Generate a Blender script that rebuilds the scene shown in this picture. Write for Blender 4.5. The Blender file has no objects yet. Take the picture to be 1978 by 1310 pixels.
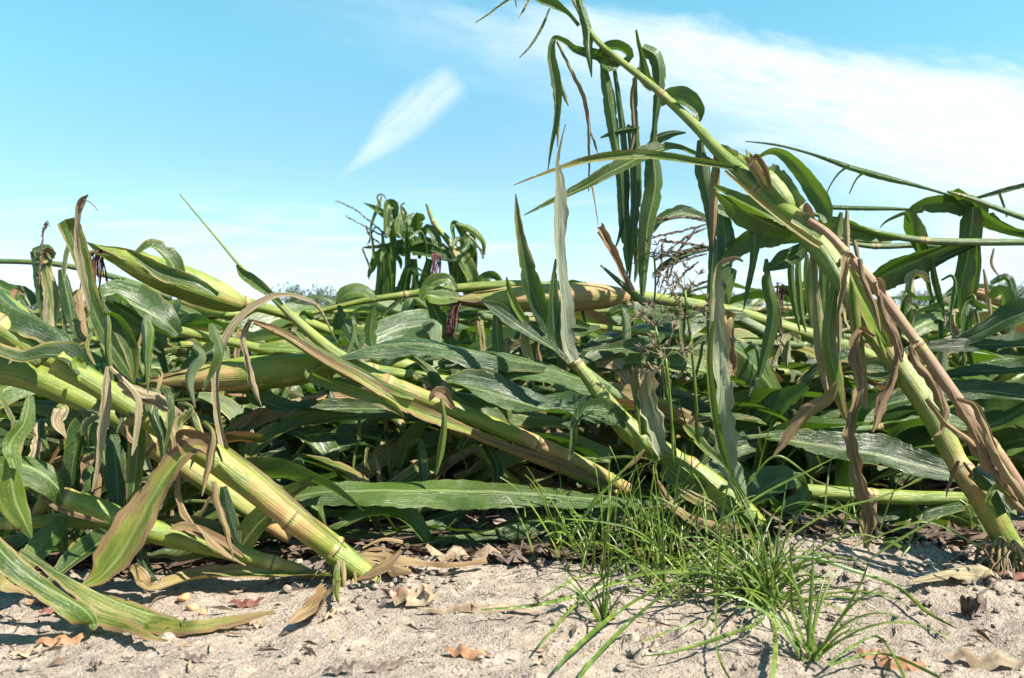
import bpy, math, random
import numpy as np
from mathutils import Vector, Matrix
random.seed(7); R = random.random
def U(a, b): return a + (b - a) * random.random()
SC = bpy.context.scene; COL = SC.collection
# ------------------------------------------------------------------ camera
H = 0.30; F = 1713.0; W, HT = 1978, 1310; HOR = 605.0
TH = math.atan((HT / 2 - HOR) / F)
cd = bpy.data.cameras.new('camera'); cam = bpy.data.objects.new('camera', cd); COL.objects.link(cam)
cd.sensor_width = 36; cd.lens = 36 * F / W; cd.clip_start = 0.02; cd.clip_end = 5000
cam.location = (0, 0, H); cam.rotation_euler = (math.pi / 2 - TH, 0, 0); SC.camera = cam
cd.dof.use_dof = True; cd.dof.focus_distance = 1.15; cd.dof.aperture_fstop = 11
SC.view_settings.view_transform = 'Standard'; SC.view_settings.look = 'None'
SC.view_settings.exposure = 1.45; SC.view_settings.gamma = 1
SUN = Vector((0.72, -0.30, 0.98)).normalized()
EL = math.asin(SUN.z); AZ = math.atan2(SUN.x, SUN.y)
# ------------------------------------------------------------------ node helpers
class NT:
    def __init__(s, tree): s.t = tree; s.n = tree.nodes; s.l = tree.links; s.n.clear()
    def new(s, ty, **kw):
        n = s.n.new(ty)
        for k, v in kw.items(): setattr(n, k, v)
        return n
    def put(s, sock, v):
        if v is None: return
        if hasattr(v, 'is_output'): s.l.new(v, sock)
        else: sock.default_value = v
    def m(s, op, a, b=None, c=None, clamp=False):
        n = s.new('ShaderNodeMath', operation=op, use_clamp=clamp)
        s.put(n.inputs[0], a); s.put(n.inputs[1], b)
        if c is not None: s.put(n.inputs[2], c)
        return n.outputs[0]
    def sm(s, v, a, b, o0=0.0, o1=1.0):
        n = s.new('ShaderNodeMapRange', interpolation_type='SMOOTHSTEP')
        s.put(n.inputs[0], v); s.put(n.inputs[1], a); s.put(n.inputs[2], b); s.put(n.inputs[3], o0); s.put(n.inputs[4], o1)
        return n.outputs[0]
    def mix(s, f, a, b, mode='MIX'):
        n = s.new('ShaderNodeMix', data_type='RGBA', blend_type=mode)
        s.put(n.inputs[0], f); s.put(n.inputs[6], c4(a)); s.put(n.inputs[7], c4(b)); return n.outputs[2]
    def noise(s, vec, scale, detail=3, rough=0.5, dist=0.0):
        n = s.new('ShaderNodeTexNoise'); s.put(n.inputs['Vector'], vec)
        n.inputs['Scale'].default_value = scale; n.inputs['Detail'].default_value = detail
        n.inputs['Roughness'].default_value = rough; n.inputs['Distortion'].default_value = dist
        return n.outputs['Fac']
    def vec(s, x, y, z):
        n = s.new('ShaderNodeCombineXYZ'); s.put(n.inputs[0], x); s.put(n.inputs[1], y); s.put(n.inputs[2], z); return n.outputs[0]
    def sep(s, v):
        n = s.new('ShaderNodeSeparateXYZ'); s.put(n.inputs[0], v); return n.outputs
    def attr(s, name):
        return s.new('ShaderNodeAttribute', attribute_name=name).outputs['Fac']
    def bump(s, h, strength, dist):
        n = s.new('ShaderNodeBump'); s.put(n.inputs['Height'], h); n.inputs['Strength'].default_value = strength
        n.inputs['Distance'].default_value = dist; return n.outputs[0]
def c4(c):
    if isinstance(c, tuple) and len(c) == 3: return (*c, 1)
    return c
# ------------------------------------------------------------------ world: sky and thin clouds
w = bpy.data.worlds.new('World'); SC.world = w; w.use_nodes = True
t = NT(w.node_tree)
sky = t.new('ShaderNodeTexSky', sky_type='NISHITA'); sky.sun_disc = False
sky.sun_elevation = EL; sky.sun_rotation = AZ
sky.air_density = 1.0; sky.dust_density = 0.35; sky.ozone_density = 1.0
co = t.new('ShaderNodeTexCoord').outputs['Generated']; X, Y, Z = t.sep(co)
yy = t.m('MAXIMUM', t.m('ABSOLUTE', Y), 0.02)
px = t.m('ADD', t.m('MULTIPLY', t.m('DIVIDE', X, yy), F / 1000), 0.989)       # thousandths of the cloud map
py = t.m('SUBTRACT', HOR / 1000, t.m('MULTIPLY', t.m('DIVIDE', Z, yy), F / 1000))
def rot(cx, cy, a, sx, sy):
    dx = t.m('SUBTRACT', px, cx); dy = t.m('SUBTRACT', py, cy); c, s_ = math.cos(a), math.sin(a)
    u = t.m('ADD', t.m('MULTIPLY', dx, c * sx), t.m('MULTIPLY', dy, s_ * sx))
    v = t.m('ADD', t.m('MULTIPLY', dx, -s_ * sy), t.m('MULTIPLY', dy, c * sy)); return u, v
u1, v1 = rot(0, 0, 0.22, 1.0, 3.2)
n1 = t.noise(t.vec(u1, v1, 0.3), 2.2, 7, 0.62, 0.25)
n1b = t.noise(t.vec(u1, v1, 4.3), 9, 4, 0.6, 0.3)
wob = t.m('MULTIPLY', t.m('SUBTRACT', n1, 0.5), 0.24)
pyw = t.m('ADD', py, wob)
up_ = t.m('SUBTRACT', pyw, t.m('MULTIPLY', t.m('SUBTRACT', px, 0.85), 0.115))
lo_ = t.m('SUBTRACT', t.m('MULTIPLY', t.m('SUBTRACT', px, 0.62), 0.30), pyw)
bank = t.m('MULTIPLY', t.sm(up_, -0.02, 0.05), t.sm(lo_, -0.14, 0.10))
bank = t.m('MULTIPLY', bank, t.sm(t.m('ADD', n1b, t.m('MULTIPLY', px, 0.22)), 0.40, 0.85, 0.45, 1.0))
bank = t.m('MULTIPLY', bank, t.sm(px, 0.55, 1.4, 0.3, 1.0))
fib = t.noise(t.vec(t.m('MULTIPLY', u1, 3.0), t.m('MULTIPLY', v1, 9.0), 6.0), 3.0, 6, 0.7, 0.6)
bank = t.m('MULTIPLY', bank, t.sm(fib, 0.30, 0.66, 0.80, 1.0))
u2, v2 = rot(0.780, 0.240, math.atan2(-0.185, 0.21), 1.0, 1.0)
wid = t.sm(u2, -0.17, 0.02, 0.007, 0.046)
n2 = t.noise(t.vec(t.m('MULTIPLY', u2, 5.0), t.m('MULTIPLY', v2, 26.0), 1.0), 1.6, 5, 0.6, 0.5)
vv = t.m('ABSOLUTE', t.m('ADD', v2, t.m('MULTIPLY', t.m('SUBTRACT', n2, 0.5), 0.020)))
fe = t.m('MULTIPLY', t.sm(t.m('DIVIDE', vv, wid), 1.1, 0.25), t.m('MULTIPLY', t.sm(u2, -0.19, -0.04), t.sm(u2, 0.155, 0.11)))
fe = t.m('MULTIPLY', fe, t.sm(n2, 0.2, 0.75, 0.34, 0.72))
n3 = t.noise(t.vec(t.m('MULTIPLY', px, 2.2), t.m('MULTIPLY', py, 16.0), 2.0), 1.6, 5, 0.55, 0.4)
low = t.m('MULTIPLY', t.m('MULTIPLY', t.sm(n3, 0.42, 0.72), t.sm(py, 0.34, 0.46)), 0.65)
n4 = t.noise(t.vec(t.m('MULTIPLY', px, 1.6), t.m('MULTIPLY', py, 3.2), 8.0), 1.4, 5, 0.6, 0.3)
veil = t.m('MULTIPLY', t.m('MULTIPLY', t.sm(n4, 0.35, 0.8), t.sm(px, 0.9, 1.5)), t.m('MULTIPLY', t.sm(py, 0.04, 0.3), 0.95))
cl = t.m('MAXIMUM', t.m('MAXIMUM', bank, fe), t.m('MAXIMUM', low, veil))
cl = t.m('MULTIPLY', cl, t.sm(Y, -0.2, 0.2, 0.35, 1.0), None, True)
tint = t.mix(t.sm(py, 0.62, 0.34), (0.98, 1.22, 1.95), t.mix(t.sm(py, 0.36, 0.0), (0.96, 1.28, 1.26), (0.98, 1.72, 1.50)))
skc = t.mix(1.0, sky.outputs[0], tint, 'MULTIPLY')
skyc = t.mix(t.m('MULTIPLY', cl, 0.92), skc, (7.6, 8.3, 8.6))
bg = t.new('ShaderNodeBackground'); t.put(bg.inputs[0], skyc); bg.inputs[1].default_value = 0.053
t.l.new(bg.outputs[0], t.new('ShaderNodeOutputWorld').inputs[0])
# ------------------------------------------------------------------ sun
sd = bpy.data.lights.new('sun', 'SUN'); sd.energy = 5.0; sd.angle = math.radians(0.53); sd.color = (1.0, 0.94, 0.84)
so = bpy.data.objects.new('sun', sd); COL.objects.link(so); so.rotation_euler = SUN.to_track_quat('Z', 'Y').to_euler()
# ------------------------------------------------------------------ materials
def mat(name):
    m = bpy.data.materials.new(name); m.use_nodes = True; return m, NT(m.node_tree)
def leafmat(name, green, green2, trans, rough=0.24, tr=0.20, bumpy=1.0, d1=(0.085, 0.040, 0.018), d2=(0.30, 0.20, 0.09), bd=0.55):
    m, t = mat(name)
    uv = t.new('ShaderNodeUVMap', uv_map='UV').outputs[0]; u, v, _ = t.sep(uv)
    rnd = t.new('ShaderNodeObjectInfo').outputs['Random']
    ob = t.new('ShaderNodeTexCoord').outputs['Object']
    dry = t.attr('dry'); tone = t.attr('tone')
    ab = t.m('ABSOLUTE', t.m('SUBTRACT', u, 0.5))
    vein = t.noise(t.vec(t.m('MULTIPLY', u, 52.0), t.m('MULTIPLY', v, 3.0), rnd), 1.6, 2, 0.6)
    blot = t.noise(t.vec(t.m('MULTIPLY', u, 2.5), t.m('MULTIPLY', v, 11.0), t.m('MULTIPLY', rnd, 9.0)), 1.5, 5, 0.65, 0.6)
    streak = t.noise(t.vec(t.m('MULTIPLY', u, 24.0), t.m('MULTIPLY', v, 7.0), rnd), 1.0, 4, 0.65, 0.5)
    big = t.noise(ob, 7.0, 3, 0.5)
    g = t.mix(t.sm(big, 0.35, 0.65), green, green2)
    g = t.mix(t.m('MULTIPLY', t.m('ADD', tone, t.m('MULTIPLY', t.m('SUBTRACT', rnd, 0.5), 0.25)), 1.0, None, True), g, (0.16, 0.225, 0.025))
    g = t.mix(t.sm(vein, 0.42, 0.66, 0.0, 0.45), g, t.mix(0.5, g, (0.075, 0.12, 0.035)))
    mid = t.sm(ab, 0.055, 0.022)
    g = t.mix(t.m('MULTIPLY', mid, t.m('ADD', 0.2, t.m('MULTIPLY', rnd, 0.5))), g, (0.24, 0.28, 0.11))
    # dust and spots
    sp = t.noise(ob, 620.0, 2, 0.6); spm = t.m('MULTIPLY', t.sm(sp, 0.55, 0.68), t.sm(t.noise(ob, 22.0, 4, 0.65), 0.42, 0.66))
    g = t.mix(t.m('MULTIPLY', spm, 0.7), g, (0.30, 0.28, 0.17))
    # dry tissue
    e = t.m('MULTIPLY', t.m('POWER', t.m('MULTIPLY', ab, 2.0), 3.0), 0.30)
    q = t.m('ADD', t.m('ADD', t.m('MULTIPLY', blot, 0.75), t.m('MULTIPLY', streak, 0.5)), e)
    th = t.m('SUBTRACT', 1.12, t.m('MULTIPLY', dry, 0.80))
    dm = t.sm(t.m('SUBTRACT', q, th), -0.05, 0.07)
    halo = t.sm(t.m('SUBTRACT', q, th), -0.20, 0.02)
    g = t.mix(t.m('MULTIPLY', halo, 0.7), g, (0.27, 0.24, 0.045))
    dc = t.mix(t.sm(streak, 0.40, 0.56), d1, d2)
    dc = t.mix(t.sm(vein, 0.45, 0.62, 0.0, 0.7), dc, (0.44, 0.345, 0.18))
    dc = t.mix(t.sm(t.m('ADD', big, t.m('MULTIPLY', rnd, 0.3)), 0.50, 0.72, 0.0, bd), dc, (0.12, 0.055, 0.025))
    colr = t.mix(dm, g, dc)
    bh = t.m('ADD', t.m('MULTIPLY', vein, 1.0), t.m('MULTIPLY', t.noise(t.vec(t.m('MULTIPLY', u, 3.0), t.m('MULTIPLY', v, 22.0), rnd), 1.3, 3, 0.6), 2.2))
    bn = t.bump(bh, 0.6 * bumpy, 0.0014)
    p = t.new('ShaderNodeBsdfPrincipled'); t.put(p.inputs['Base Color'], colr); t.put(p.inputs['Normal'], bn)
    t.put(p.inputs['Roughness'], t.m('ADD', t.m('MULTIPLY', dm, 0.35), t.sm(blot, 0.3, 0.7, rough - 0.05, rough + 0.12)))
    p.inputs['Specular IOR Level'].default_value = 0.38
    tl = t.new('ShaderNodeBsdfTranslucent'); t.put(tl.inputs['Color'], t.mix(dm, t.mix(tone, trans, (0.30, 0.38, 0.03)), (0.22, 0.11, 0.04)))
    ms = t.new('ShaderNodeMixShader'); ms.inputs[0].default_value = tr
    t.l.new(p.outputs[0], ms.inputs[1]); t.l.new(tl.outputs[0], ms.inputs[2])
    t.l.new(ms.outputs[0], t.new('ShaderNodeOutputMaterial').inputs[0]); return m
M_LEAF = leafmat('corn_leaf_green', (0.009, 0.025, 0.011), (0.034, 0.070, 0.012), (0.075, 0.21, 0.008))  # greens set well apart so noise patches suggest sunlit and dark areas
M_PALE = leafmat('corn_leaf_pale', (0.10, 0.15, 0.06), (0.26, 0.30, 0.18), (0.20, 0.28, 0.08), 0.42, 0.2, 1.8, (0.24, 0.16, 0.085), (0.60, 0.51, 0.33), 0.08)
M_WHITE = leafmat('corn_leaf_bleached', (0.25, 0.29, 0.19), (0.46, 0.48, 0.38), (0.26, 0.32, 0.14), 0.45, 0.2, 2.2, (0.30, 0.21, 0.13), (0.60, 0.50, 0.36), 0.05)
def stalkmat(name, green, green2, dryc, rough=0.36):
    m, t = mat(name)
    uv = t.new('ShaderNodeUVMap', uv_map='UV').outputs[0]; u, v, _ = t.sep(uv)
    rnd = t.new('ShaderNodeObjectInfo').outputs['Random']; ob = t.new('ShaderNodeTexCoord').outputs['Object']
    dry = t.attr('dry'); node = t.attr('node'); a = t.m('MULTIPLY', u, 6.2832)
    cx, sx = t.m('COSINE', a), t.m('SINE', a)
    st = t.noise(t.vec(t.m('MULTIPLY', cx, 7.0), t.m('MULTIPLY', sx, 7.0), t.m('MULTIPLY', v, 5.0)), 1.6, 4, 0.6)
    bl = t.noise(t.vec(t.m('MULTIPLY', cx, 0.8), t.m('MULTIPLY', sx, 0.8), t.m('MULTIPLY', v, 16.0)), 1.2, 5, 0.62, 0.5)
    g = t.mix(t.sm(bl, 0.35, 0.65), green, green2)
    g = t.mix(t.sm(st, 0.42, 0.68, 0.0, 0.38), g, t.mix(0.5, g, (0.26, 0.28, 0.07)))
    fr = t.m('ADD', t.m('MULTIPLY', t.noise(ob, 17.0, 6, 0.7, 0.4), 0.95), t.m('MULTIPLY', st, 0.20))
    dm = t.sm(t.m('SUBTRACT', fr, t.m('SUBTRACT', 0.93, t.m('MULTIPLY', dry, 0.60))), -0.12, 0.12)
    dd = t.mix(t.sm(st, 0.38, 0.66), dryc, (0.36, 0.24, 0.085))
    g = t.mix(dm, g, dd)
    spk = t.m('MULTIPLY', t.sm(t.noise(ob, 420.0, 2, 0.5), 0.60, 0.70), t.sm(t.noise(ob, 30.0, 3, 0.6), 0.45, 0.62))
    g = t.mix(t.m('MULTIPLY', spk, 0.6), g, (0.12, 0.08, 0.04))
    dirt = t.attr('dirt')
    g = t.mix(t.m('MULTIPLY', t.sm(t.m('ADD', t.noise(ob, 60.0, 4, 0.7), dirt), 0.85, 1.15), 0.85), g, (0.20, 0.14, 0.09))
    g = t.mix(t.m('MULTIPLY', t.sm(node, 0.02, 0.6), 0.75), g, t.mix(t.sm(bl, 0.42, 0.58), (0.30, 0.17, 0.05), (0.36, 0.33, 0.11)))
    g = t.mix(t.m('MULTIPLY', t.sm(node, 0.80, 0.97), 0.9), g, (0.10, 0.05, 0.025))
    p = t.new('ShaderNodeBsdfPrincipled'); t.put(p.inputs['Base Color'], g)
    t.put(p.inputs['Normal'], t.bump(t.m('ADD', st, t.m('MULTIPLY', t.noise(ob, 90.0, 4, 0.7), 0.8)), 0.75, 0.0016))
    t.put(p.inputs['Roughness'], t.m('ADD', t.sm(bl, 0.3, 0.7, rough, rough + 0.14), t.m('MULTIPLY', dm, 0.2)))
    p.inputs['Subsurface Weight'].default_value = 0.06; p.inputs['Subsurface Radius'].default_value = (0.004, 0.006, 0.002)
    p.inputs['Subsurface Scale'].default_value = 1.0
    t.l.new(p.outputs[0], t.new('ShaderNodeOutputMaterial').inputs[0]); return m
M_STALK = stalkmat('corn_stalk_green', (0.080, 0.128, 0.008), (0.185, 0.215, 0.018), (0.27, 0.14, 0.045))
M_DEEP = stalkmat('corn_stalk_deep', (0.05, 0.09, 0.025), (0.09, 0.14, 0.035), (0.18, 0.10, 0.045))
M_PINK = stalkmat('corn_stalk_pink', (0.26, 0.12, 0.08), (0.28, 0.17, 0.095), (0.30, 0.19, 0.10), 0.45)
M_HUSK = stalkmat('corn_husk', (0.095, 0.145, 0.012), (0.175, 0.212, 0.024), (0.30, 0.175, 0.08), 0.40)
def plain(name, c1, c2, scale=60, rough=0.8, tr=0.0, stretch=None, bumpd=0.001):
    m, t = mat(name); ob = t.new('ShaderNodeTexCoord').outputs['Object']
    rnd = t.new('ShaderNodeObjectInfo').outputs['Random']
    n = t.noise(ob, scale, 4, 0.65)
    c = t.mix(t.sm(n, 0.35, 0.65), c1, c2); c = t.mix(t.m('MULTIPLY', rnd, 0.35), c, c1)
    p = t.new('ShaderNodeBsdfPrincipled'); t.put(p.inputs['Base Color'], c); p.inputs['Roughness'].default_value = rough
    t.put(p.inputs['Normal'], t.bump(n, 0.6, bumpd)); o = p.outputs[0]
    if tr:
        tl = t.new('ShaderNodeBsdfTranslucent'); t.put(tl.inputs[0], t.mix(0.5, c, c2)); ms = t.new('ShaderNodeMixShader')
        ms.inputs[0].default_value = tr; t.l.new(o, ms.inputs[1]); t.l.new(tl.outputs[0], ms.inputs[2]); o = ms.outputs[0]
    t.l.new(o, t.new('ShaderNodeOutputMaterial').inputs[0]); return m
M_SILK = plain('corn_silk', (0.05, 0.012, 0.015), (0.16, 0.05, 0.04), 200, 0.6)
M_TASSEL = plain('corn_tassel', (0.07, 0.045, 0.035), (0.20, 0.14, 0.08), 150, 0.8, 0.15)
M_ROOT = plain('dry_root', (0.10, 0.07, 0.045), (0.30, 0.23, 0.16), 120, 0.9)
M_GRASS = plain('grass_blade_green', (0.06, 0.115, 0.018), (0.20, 0.27, 0.04), 30, 0.38, 0.35)
M_SEED = plain('sedge_seed', (0.14, 0.09, 0.06), (0.28, 0.23, 0.13), 200, 0.8, 0.2)
M_CROWN = plain('far_foliage', (0.035, 0.06, 0.032), (0.06, 0.09, 0.04), 0.5, 0.8, 0.2)
M_CROWN2 = plain('far_foliage_dry', (0.16, 0.12, 0.08), (0.24, 0.19, 0.11), 0.5, 0.8, 0.2)
M_BARK = plain('bark', (0.10, 0.08, 0.06), (0.2, 0.16, 0.12), 5, 0.9)
M_STONE = plain('pebble_orange', (0.50, 0.20, 0.07), (0.60, 0.34, 0.16), 90, 0.7)
M_ORANGE = plain('litter_orange', (0.22, 0.10, 0.045), (0.38, 0.20, 0.10), 90, 0.7, 0.15)
M_RED = plain('litter_red', (0.10, 0.03, 0.022), (0.20, 0.08, 0.05), 120, 0.75, 0.1)
M_TAN = plain('litter_tan', (0.18, 0.12, 0.07), (0.42, 0.32, 0.21), 70, 0.8, 0.15)
M_BRACE = plain('brace_root', (0.12, 0.10, 0.03), (0.24, 0.17, 0.06), 90, 0.6)
M_CHAFF_SHADE = plain('chaff_shade', (0.05, 0.032, 0.02), (0.14, 0.09, 0.055), 40, 0.9)  # chaff tone kept dark, doubling as shade on the soil
M_DARK = plain('litter_dark', (0.06, 0.04, 0.035), (0.16, 0.11, 0.08), 120, 0.85)
def soilmat():
    m, t = mat('sandy_soil'); ob = t.new('ShaderNodeTexCoord').outputs['Object']
    big = t.noise(ob, 5.5, 5, 0.6); med = t.noise(ob, 42.0, 5, 0.65); fi = t.noise(ob, 330.0, 4, 0.7); gr = t.noise(ob, 900.0, 2, 0.6)
    c = t.mix(t.sm(big, 0.35, 0.68), (0.31, 0.25, 0.20), (0.195, 0.158, 0.13))
    c = t.mix(t.sm(med, 0.40, 0.70, 0.0, 0.8), c, (0.40, 0.335, 0.27))
    c = t.mix(t.sm(fi, 0.50, 0.62, 0.0, 0.75), c, (0.17, 0.12, 0.085))
    c = t.mix(t.sm(gr, 0.58, 0.70, 0.0, 0.7), c, (0.52, 0.46, 0.39))
    vo = t.new('ShaderNodeTexVoronoi'); t.put(vo.inputs['Vector'], ob); vo.inputs['Scale'].default_value = 210
    dk = t.m('MULTIPLY', t.sm(t.noise(ob, 230.0, 3, 0.55), 0.56, 0.62), t.sm(t.noise(ob, 34.0, 4, 0.65), 0.46, 0.56))
    c = t.mix(t.m('MULTIPLY', dk, 0.85), c, (0.06, 0.04, 0.03))
    vo2 = t.new('ShaderNodeTexVoronoi'); t.put(vo2.inputs['Vector'], ob); vo2.inputs['Scale'].default_value = 520
    h = t.m('ADD', t.m('ADD', t.m('MULTIPLY', med, 1.6), t.m('MULTIPLY', fi, 1.1)), t.m('MULTIPLY', vo2.outputs['Distance'], 0.55))
    p = t.new('ShaderNodeBsdfPrincipled'); t.put(p.inputs['Base Color'], c); p.inputs['Roughness'].default_value = 0.92
    p.inputs['Specular IOR Level'].default_value = 0.2
    t.put(p.inputs['Normal'], t.bump(h, 0.7, 0.0045))
    t.l.new(p.outputs[0], t.new('ShaderNodeOutputMaterial').inputs[0]); return m
M_SOIL = soilmat()
# ------------------------------------------------------------------ geometry helpers
def P(x, y, d):
    cx, cy = (x - W / 2) / F, -(y - HT / 2) / F
    r = Vector((cx, math.cos(TH) + cy * math.sin(TH), -math.sin(TH) + cy * math.cos(TH)))
    r *= d / r.y; return Vector((r.x, r.y, r.z + H))
CAMP = Vector((0, 0, H))
def cr(vals, n):
    """Catmull-Rom resample of rows to n rows"""
    a = np.array(vals, float); k = len(a)
    if k == 2: s = np.linspace(0, 1, n)[:, None]; return a[0] * (1 - s) + a[1] * s
    p = np.vstack([2 * a[0] - a[1], a, 2 * a[-1] - a[-2]])
    out = []
    for q in np.linspace(0, k - 1 - 1e-6, n):
        i = int(q); f = q - i; p0, p1, p2, p3 = p[i], p[i + 1], p[i + 2], p[i + 3]
        out.append(0.5 * ((2 * p1) + (-p0 + p2) * f + (2 * p0 - 5 * p1 + 4 * p2 - p3) * f * f + (-p0 + 3 * p1 - 3 * p2 + p3) * f ** 3))
    return np.array(out)
class MB:
    def __init__(s): s.v = []; s.f = []; s.uv = []; s.a = {'dry': [], 'tone': [], 'node': [], 'dirt': []}
    def vert(s, p, uv=(0, 0), dry=0, tone=0, node=0, dirt=0):
        s.v.append(tuple(p)); s.uv.append(uv); s.a['dry'].append(dry); s.a['tone'].append(tone); s.a['node'].append(node); s.a['dirt'].append(dirt)
        return len(s.v) - 1
    def build(s, name, material, parent=None, origin=None, smooth=True):
        o3 = origin if origin is not None else (parent['_o'] if parent is not None and '_o' in parent else (0, 0, 0))
        o3 = Vector(o3)
        me = bpy.data.meshes.new(name); me.from_pydata([Vector(p) - o3 for p in s.v], [], s.f)
        ul = me.uv_layers.new(name='UV'); li = np.zeros(len(me.loops), int); me.loops.foreach_get('vertex_index', li)
        ul.data.foreach_set('uv', np.array(s.uv, float)[li].ravel())
        for k, vals in s.a.items():
            if any(vals): me.attributes.new(k, 'FLOAT', 'POINT').data.foreach_set('value', vals)
        if smooth: me.polygons.foreach_set('use_smooth', [True] * len(me.polygons))
        me.materials.append(material); o = bpy.data.objects.new(name, me); COL.objects.link(o)
        if parent is not None: o.parent = parent
        else: o.location = o3
        return o
def tag(o, label=None, cat=None, group=None, kind=None):
    if label: o['label'] = label
    if cat: o['category'] = cat
    if group: o['group'] = group
    if kind: o['kind'] = kind
    return o
def thing(name, loc, label, cat, group=None):
    o = bpy.data.objects.new(name, None); COL.objects.link(o); o.location = loc; o['_o'] = tuple(loc); o.empty_display_size = 0.05
    return tag(o, label, cat, group)
def frames(pts):
    T = []
    for i in range(len(pts)):
        a, b = pts[max(i - 1, 0)], pts[min(i + 1, len(pts) - 1)]
        d = Vector(b) - Vector(a); T.append(d.normalized() if d.length > 1e-9 else Vector((0, 0, 1)))
    return T
def tube(mb, pts, rad, n=12, dry=None, node=None, dirt=None, cap=True, oval=1.0, v0=0.0):
    T = frames(pts); nrm = T[0].orthogonal().normalized(); rings = []; L = v0
    for i, p in enumerate(pts):
        p = Vector(p)
        if i: L += (p - Vector(pts[i - 1])).length
        nrm = (nrm - T[i] * nrm.dot(T[i])).normalized(); b = T[i].cross(nrm); ring = []
        for k in range(n + 1):
            a = 2 * math.pi * k / n; r = rad[i]
            ring.append(mb.vert(p + nrm * math.cos(a) * r + b * math.sin(a) * r * oval, (k / n, L), dry[i] if dry else 0, 0, node[i] if node else 0, dirt[i] if dirt else 0))
        rings.append(ring)
    for i in range(len(rings) - 1):
        for k in range(n): mb.f.append((rings[i][k], rings[i][k + 1], rings[i + 1][k + 1], rings[i + 1][k]))
    if cap:
        mb.f.append(tuple(reversed(rings[0][:n]))); mb.f.append(tuple(rings[-1][:n]))
def stalk3(mb, pts, rads, dry=(0, 0), inter=0.15, off=0.5, dirt=(0, 0), n=18, nodes=None):
    """pts base to tip in metres, one tube with swollen nodes, each internode a hair slimmer above its sheath edge"""
    L = sum((Vector(pts[i + 1]) - Vector(pts[i])).length for i in range(len(pts) - 1))
    N = max(14, int(L / (0.004 if n > 10 else 0.012))); a = cr([(*p, r) for p, r in zip(pts, rads)], N)
    P3 = [Vector(q[:3]) for q in a]; s = 0; rr = []; nd = []; dr = []; di = []
    for i, q in enumerate(a):
        if i: s += (P3[i] - P3[i - 1]).length
        ph = ((s / inter + off) % 1.0); dn = min(ph, 1 - ph) * inter; r = q[3]
        if nodes:
            lo_n = max([v for v in nodes if v <= s], default=nodes[0] - .1); hi_n = min([v for v in nodes if v > s], default=nodes[-1] + .15)
            dn = min(abs(s - v) for v in nodes); ph = min(max((s - lo_n) / max(hi_n - lo_n, .01), 0), 1)
        f = 1 + 0.13 * math.exp(-(dn / 0.005) ** 2) - 0.05 * math.exp(-((ph * inter - 0.016) / 0.008) ** 2)
        f += 0.07 * (ph if ph < 0.93 else 0) - 0.03
        f += 0.012 * math.sin(s * 61 + off * 9) + 0.01 * math.sin(s * 137)
        rr.append(max(r * f, 0.0004)); nd.append(math.exp(-(dn / 0.0065) ** 2)); k = i / (N - 1)
        dr.append(float(np.interp(k, np.linspace(0, 1, len(dry)), dry)) + 0.25 * math.exp(-(dn / 0.03) ** 2)); di.append(dirt[0] * max(0, 1 - k * 5) + dirt[1] * k)
    tube(mb, P3, rr, n, dr, nd, di, oval=0.92)
    return P3
def ribbon(mb, pts, wid, side, dry=(0, 0), tone=0.1, fold=0.22, rip=0.0, nx=8, ph=0.0, ragged=0.0, jag=0.0):
    Lt = sum((Vector(pts[i + 1]) - Vector(pts[i])).length for i in range(len(pts) - 1)); notch = [[(U(.1, .95) * Lt, U(.0007, .003), U(.10, .55)) for _ in range(int(U(0, 1 + Lt * 12)))] for _ in (0, 1)] if max(wid) > .014 else [[], []]
    rj = [random.uniform(-1, 1) for _ in range(nx + 1)]
    T = frames(pts); N = len(pts); rows = []; L = 0
    for i, p in enumerate(pts):
        p = Vector(p)
        if i: L += (p - Vector(pts[i - 1])).length
        k = i / (N - 1); s = side[i]; s = (s - T[i] * s.dot(T[i])).normalized(); nn = s.cross(T[i]).normalized(); row = []
        for j in range(nx + 1):
            u = j / nx * 2 - 1; hw = wid[i] / 2
            if ragged: hw *= 1 + ragged * math.sin(L * 190 + 3 * (u > 0) + ph) * math.sin(L * 83 + ph * 2)
            if abs(u) > .4:
                for nl, nw, nd_ in notch[u > 0]:
                    if abs(L - nl) < nw * 2.5: hw *= 1 - nd_ * math.exp(-((L - nl) / nw) ** 2) * (abs(u) - .4) / .6
            if nx > 2: hw *= 1 + (.035 * math.sin(L * 310 + ph + u) + .03 * math.sin(L * 127 + ph * 3 - u * 2)) * abs(u)
            off = fold * abs(u) ** 1.25 * hw + rip * (u * u) * hw * math.sin(L * 42 + ph + (1.7 if u > 0 else 0)) - (0.0009 if abs(u) < 0.05 else 0)
            off += (0.03 if nx > 2 else 0) * hw * math.sin(L * 90 + u * 5 + ph)
            e = u * hw * (1 - 0.12 * fold * abs(u))
            if ragged: off += ragged * 0.35 * hw * math.sin(L * 120 + u * 7 + ph)
            if ragged > .25: off += 0.16 * hw * math.sin(u * 7.5 + L * 22 + ph) + 0.09 * hw * math.sin(u * 13 - L * 40 + ph * 3)
            jg = T[i] * (jag * wid[i] * rj[j] * max(0, (k - .72) / .28)) if jag else Vector((0, 0, 0))
            row.append(mb.vert(p + jg + s * e + nn * off, (j / nx, L), dry[0] * (1 - k) + dry[1] * k, tone))
        rows.append(row)
    for i in range(N - 1):
        for j in range(nx): mb.f.append((rows[i][j], rows[i][j + 1], rows[i + 1][j + 1], rows[i + 1][j]))
def interp(d, n):
    if isinstance(d, (int, float)): return [float(d)] * n
    return list(np.interp(np.linspace(0, 1, n), np.linspace(0, 1, len(d)), d))
rng = np.random.RandomState(3)
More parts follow.
